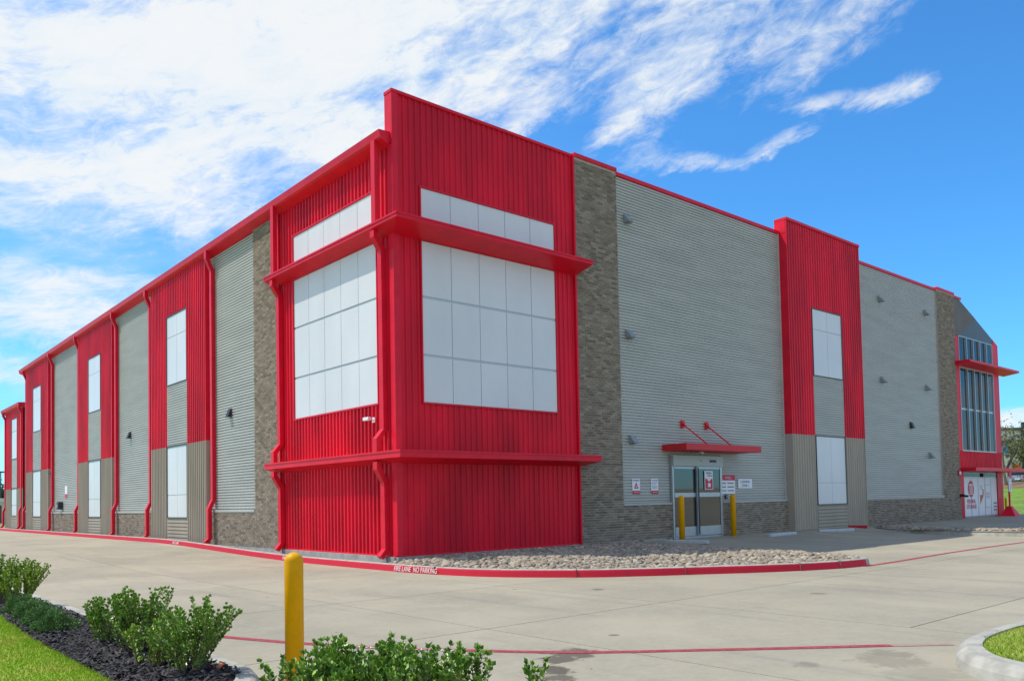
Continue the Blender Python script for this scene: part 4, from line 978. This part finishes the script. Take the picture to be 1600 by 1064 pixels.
# ------------------------------------------------------------------ background, right
def ptz(u, D, z): p = at(u, 600, D); return (p.x, p.y, z)
def tree(name, loc, h, cr, nleaf, label, m, seed, lsz=.14, trunk=.14, bare=.0, zc=.62, group=None):
    rg = np.random.default_rng(seed); r = empty(name, loc, label=label, cat='tree', group=group); b = MB(); tips = []
    def limb(p, d, ln, rr, dep):
        pts = [p]; q = np.array(p)
        for i in range(4): d = d+rg.normal(0, .12, 3)+[0, 0, .05]; d = d/np.linalg.norm(d); q = q+d*ln/4; pts.append(q.copy())
        b.tube([tuple(x) for x in pts], [rr*(1-.14*i) for i in range(5)], 5, False)
        tips.append(q); tips.append(pts[2])
        if dep < 3:
            for k in range(3 if dep else 5):
                a = rg.uniform(0, 6.28); j = rg.integers(2, 5); limb(pts[j], d+np.array([math.cos(a), math.sin(a), .25])*rg.uniform(.6, 1.1), ln*rg.uniform(.5, .75), rr*.5, dep+1)
    limb(np.zeros(3), np.array([0, 0, 1.]), h*.42, trunk, 0); b.build('trunk', BARK, r)
    if nleaf:
        t_ = np.array(tips); P = t_[rg.integers(0, len(t_), nleaf)]+rg.normal(0, cr*.16, (nleaf, 3)); D = rg.normal(0, 1, (nleaf, 3)); L = lsz*rg.uniform(.6, 1.3, nleaf)
        V, T = leaf_mesh(P, D, rg.normal(0, 1, (nleaf, 3)), L, L*.4, m); link('crown', np_mesh('crown', V, T, m), r)
    return r
T1 = ptz(1569, 62, 1.0); tree('tree', T1, 7.5, 3.0, 420, 'thin nearly bare tree just right of the tower', TLEAF, 21, .16, .13)
T2 = ptz(1616, 66, 1.2); tree('tree', T2, 5.2, 3.4, 1500, 'fuller green brown tree at the right edge', TLEAF, 22, .17, .15)
# lawn slope and brown bed are strips on the rising ground
def hz(x, y): return terr(x, y)
def strip(name, x0, x1, m, dz):
    xs = lin(x0, x1, 12); ys = lin(-30, 45, 30); b = MB(); sheet(b, xs, ys, lambda x, y: terr(x, y)+dz); return b.build(name, m, kind='structure', smooth=True)
strip('slope_lawn', 39.0, 56.5, mat('slope_turf', (.15, .25, .02), .8, var=.3, vscale=1.5), .06+.0)
strip('slope_bed', 56.5, 62.0, STRAW, .08); strip('parking_lot', 62.0, 110, ASPH, .08)
def car(loc, rz, paint, label):
    r = empty('parked_car', loc, rz, label=label, cat='car', group='cars parked behind the lawn')
    # local x forward, side profile extruded in y with tumblehome
    low = [(-2.35, .32), (-2.38, .62), (-2.30, .92), (-1.75, .99), (-1.2, 1.0), (.95, .98), (2.0, .86), (2.30, .70), (2.36, .40), (2.25, .25), (-2.2, .25)]
    cab = [(-1.72, .97), (-1.05, 1.38), (-.5, 1.45), (.2, 1.44), (.55, 1.36), (1.25, .97)]
    b = MB(); b.prism([(x, -.86, z) for x, z in low], [(x, .86, z) for x, z in low]); b.build('body', paint, r, bevel=.06)
    b = MB(); b.prism([(x, -.80 if z < 1.1 else -.62, z) for x, z in cab], [(x, .80 if z < 1.1 else .62, z) for x, z in cab]); b.build('glasshouse', GLASSD, r)
    b = MB(); b.prism([(x, -.60, z+.012) for x, z in cab[1:5]], [(x, .60, z+.012) for x, z in cab[1:5]]); b.build('roof', paint, r)
    for sx_ in (-1.42, 1.42):
        for sy_ in (-.80, .80):
            w = empty('wheel', (sx_, sy_, .32)); w.parent = r
            MB().tube([(0, -.11, 0), (0, .11, 0)], .33, 20).build('tyre', TYRE, w); MB().tube([(0, -.125, 0), (0, .125, 0)], .21, 16).build('rim', RIM, w)
    for sy_ in (-1, 1): MB().box(-2.40, -2.2, sy_*.48, sy_*.84, .72, .88).build('tail_light', TAIL, r); MB().box(2.12, 2.34, sy_*.5, sy_*.8, .60, .74).build('headlight', WHITE, r)
    MB().box(-2.41, -2.3, -.26, .26, .5, .62).build('number_plate', WHITE, r)
    for sy_ in (-1, 1): MB().box(.55, .75, sy_*.86, sy_*1.0, .95, 1.08).build('door_mirror', paint, r)
c1 = ptz(1588, 92, 1.90); car(c1, yaw*-1+R_(90)-R_(38)+math.pi*0, CARP, 'silver sedan seen from behind, parked between the tower and the tree')
c2 = ptz(1612, 96, 1.9); car(c2, R_(60), CARP2, 'dark blue car at the right edge behind the silver sedan')
# beige commercial block
bb_ = empty('commercial_building', (0, 0, 0), label='beige flat roofed commercial building behind the bare tree', cat='building')
def facing_box(b, ua, ub, D, z0, z1, dep):
    a = Vector(ptz(ua, D, 0)); c_ = Vector(ptz(ub, D, 0)); f2 = Vector((F_.x, F_.y, 0)).normalized()*dep
    lo = [(a.x, a.y), (c_.x, c_.y), (c_.x+f2.x, c_.y+f2.y), (a.x+f2.x, a.y+f2.y)]
    return b.prism([(x, y, z0) for x, y in lo], [(x, y, z1) for x, y in lo])
D0 = 135
facing_box(MB(), 1548, 1900, D0, 1.5, 11.0, 25).build('wall', BEIGE, bb_)
facing_box(MB(), 1546, 1902, D0-.3, 11.0, 11.45, 25.6).build('roof', mat('brown_coping', (.16, .12, .09), .7), bb_)
facing_box(MB(), 1548, 1900, D0-1.2, 8.95, 9.35, 1.1).build('canopy_band', DKB, bb_)
facing_box(MB(), 1574, 1594, D0-.35, 1.9, 4.6, .3).build('entrance_opening', DKB, bb_)
facing_box(MB(), 1594.5, 1603, D0-.5, 1.6, 12.3, .4).build('pilaster', DKB, bb_)
for ua, ub in ((1561, 1567), (1568, 1574)): facing_box(MB(), ua, ub, D0-.4, 7.2, 8.6, .3).build('shop_panel', BLUEP, bb_)
facing_box(MB(), 1581, 1589, D0-.8, 4.75, 5.6, .4).build('orange_panel', ORG, bb_)
# ------------------------------------------------------------------ background, left
lb = empty('low_building', (0, 0, 0), label='low pale building with a dark shutter beyond the left end of the storage building', cat='building')
facing_box(MB(), -160, 4, 88, -.3, 2.1, 9).build('wall', BEIGE, lb); facing_box(MB(), -162, 5.5, 87.6, 2.1, 2.5, 10).build('roof', mat('pale_metal_roof', (.6, .6, .58), .5), lb)
facing_box(MB(), -9, 2.2, 87.9, -.1, 1.75, .15).build('shutter', DKB, lb)
for k, (u, D, hh, s_) in enumerate([(-12, 118, 5.2, 51), (4, 124, 4.8, 52), (14, 140, 4.6, 53)]):
    tree('tree', ptz(u, D, -.4), hh, 4., 7000, ['dense dark tree at the left edge behind the low building', 'dark tree just left of the far downspout', 'small dark tree hidden half by the far red wall'][k], TLEAFD, s_, .30, .2, group='dark trees beyond the low building')
pl = empty('light_pole', ptz(1.5, 112, -.4), label='thin dark pole standing above the trees at the left edge', cat='light pole'); MB().tube([(0, 0, 0), (0, 0, 6.9)], [.11, .07], 8).build('pole', DKB, pl); MB().box(-.9, .9, -.1, .1, 6.7, 6.9).build('crossarm', DKB, pl)

scn.render.resolution_x = 1024; scn.render.resolution_y = 680
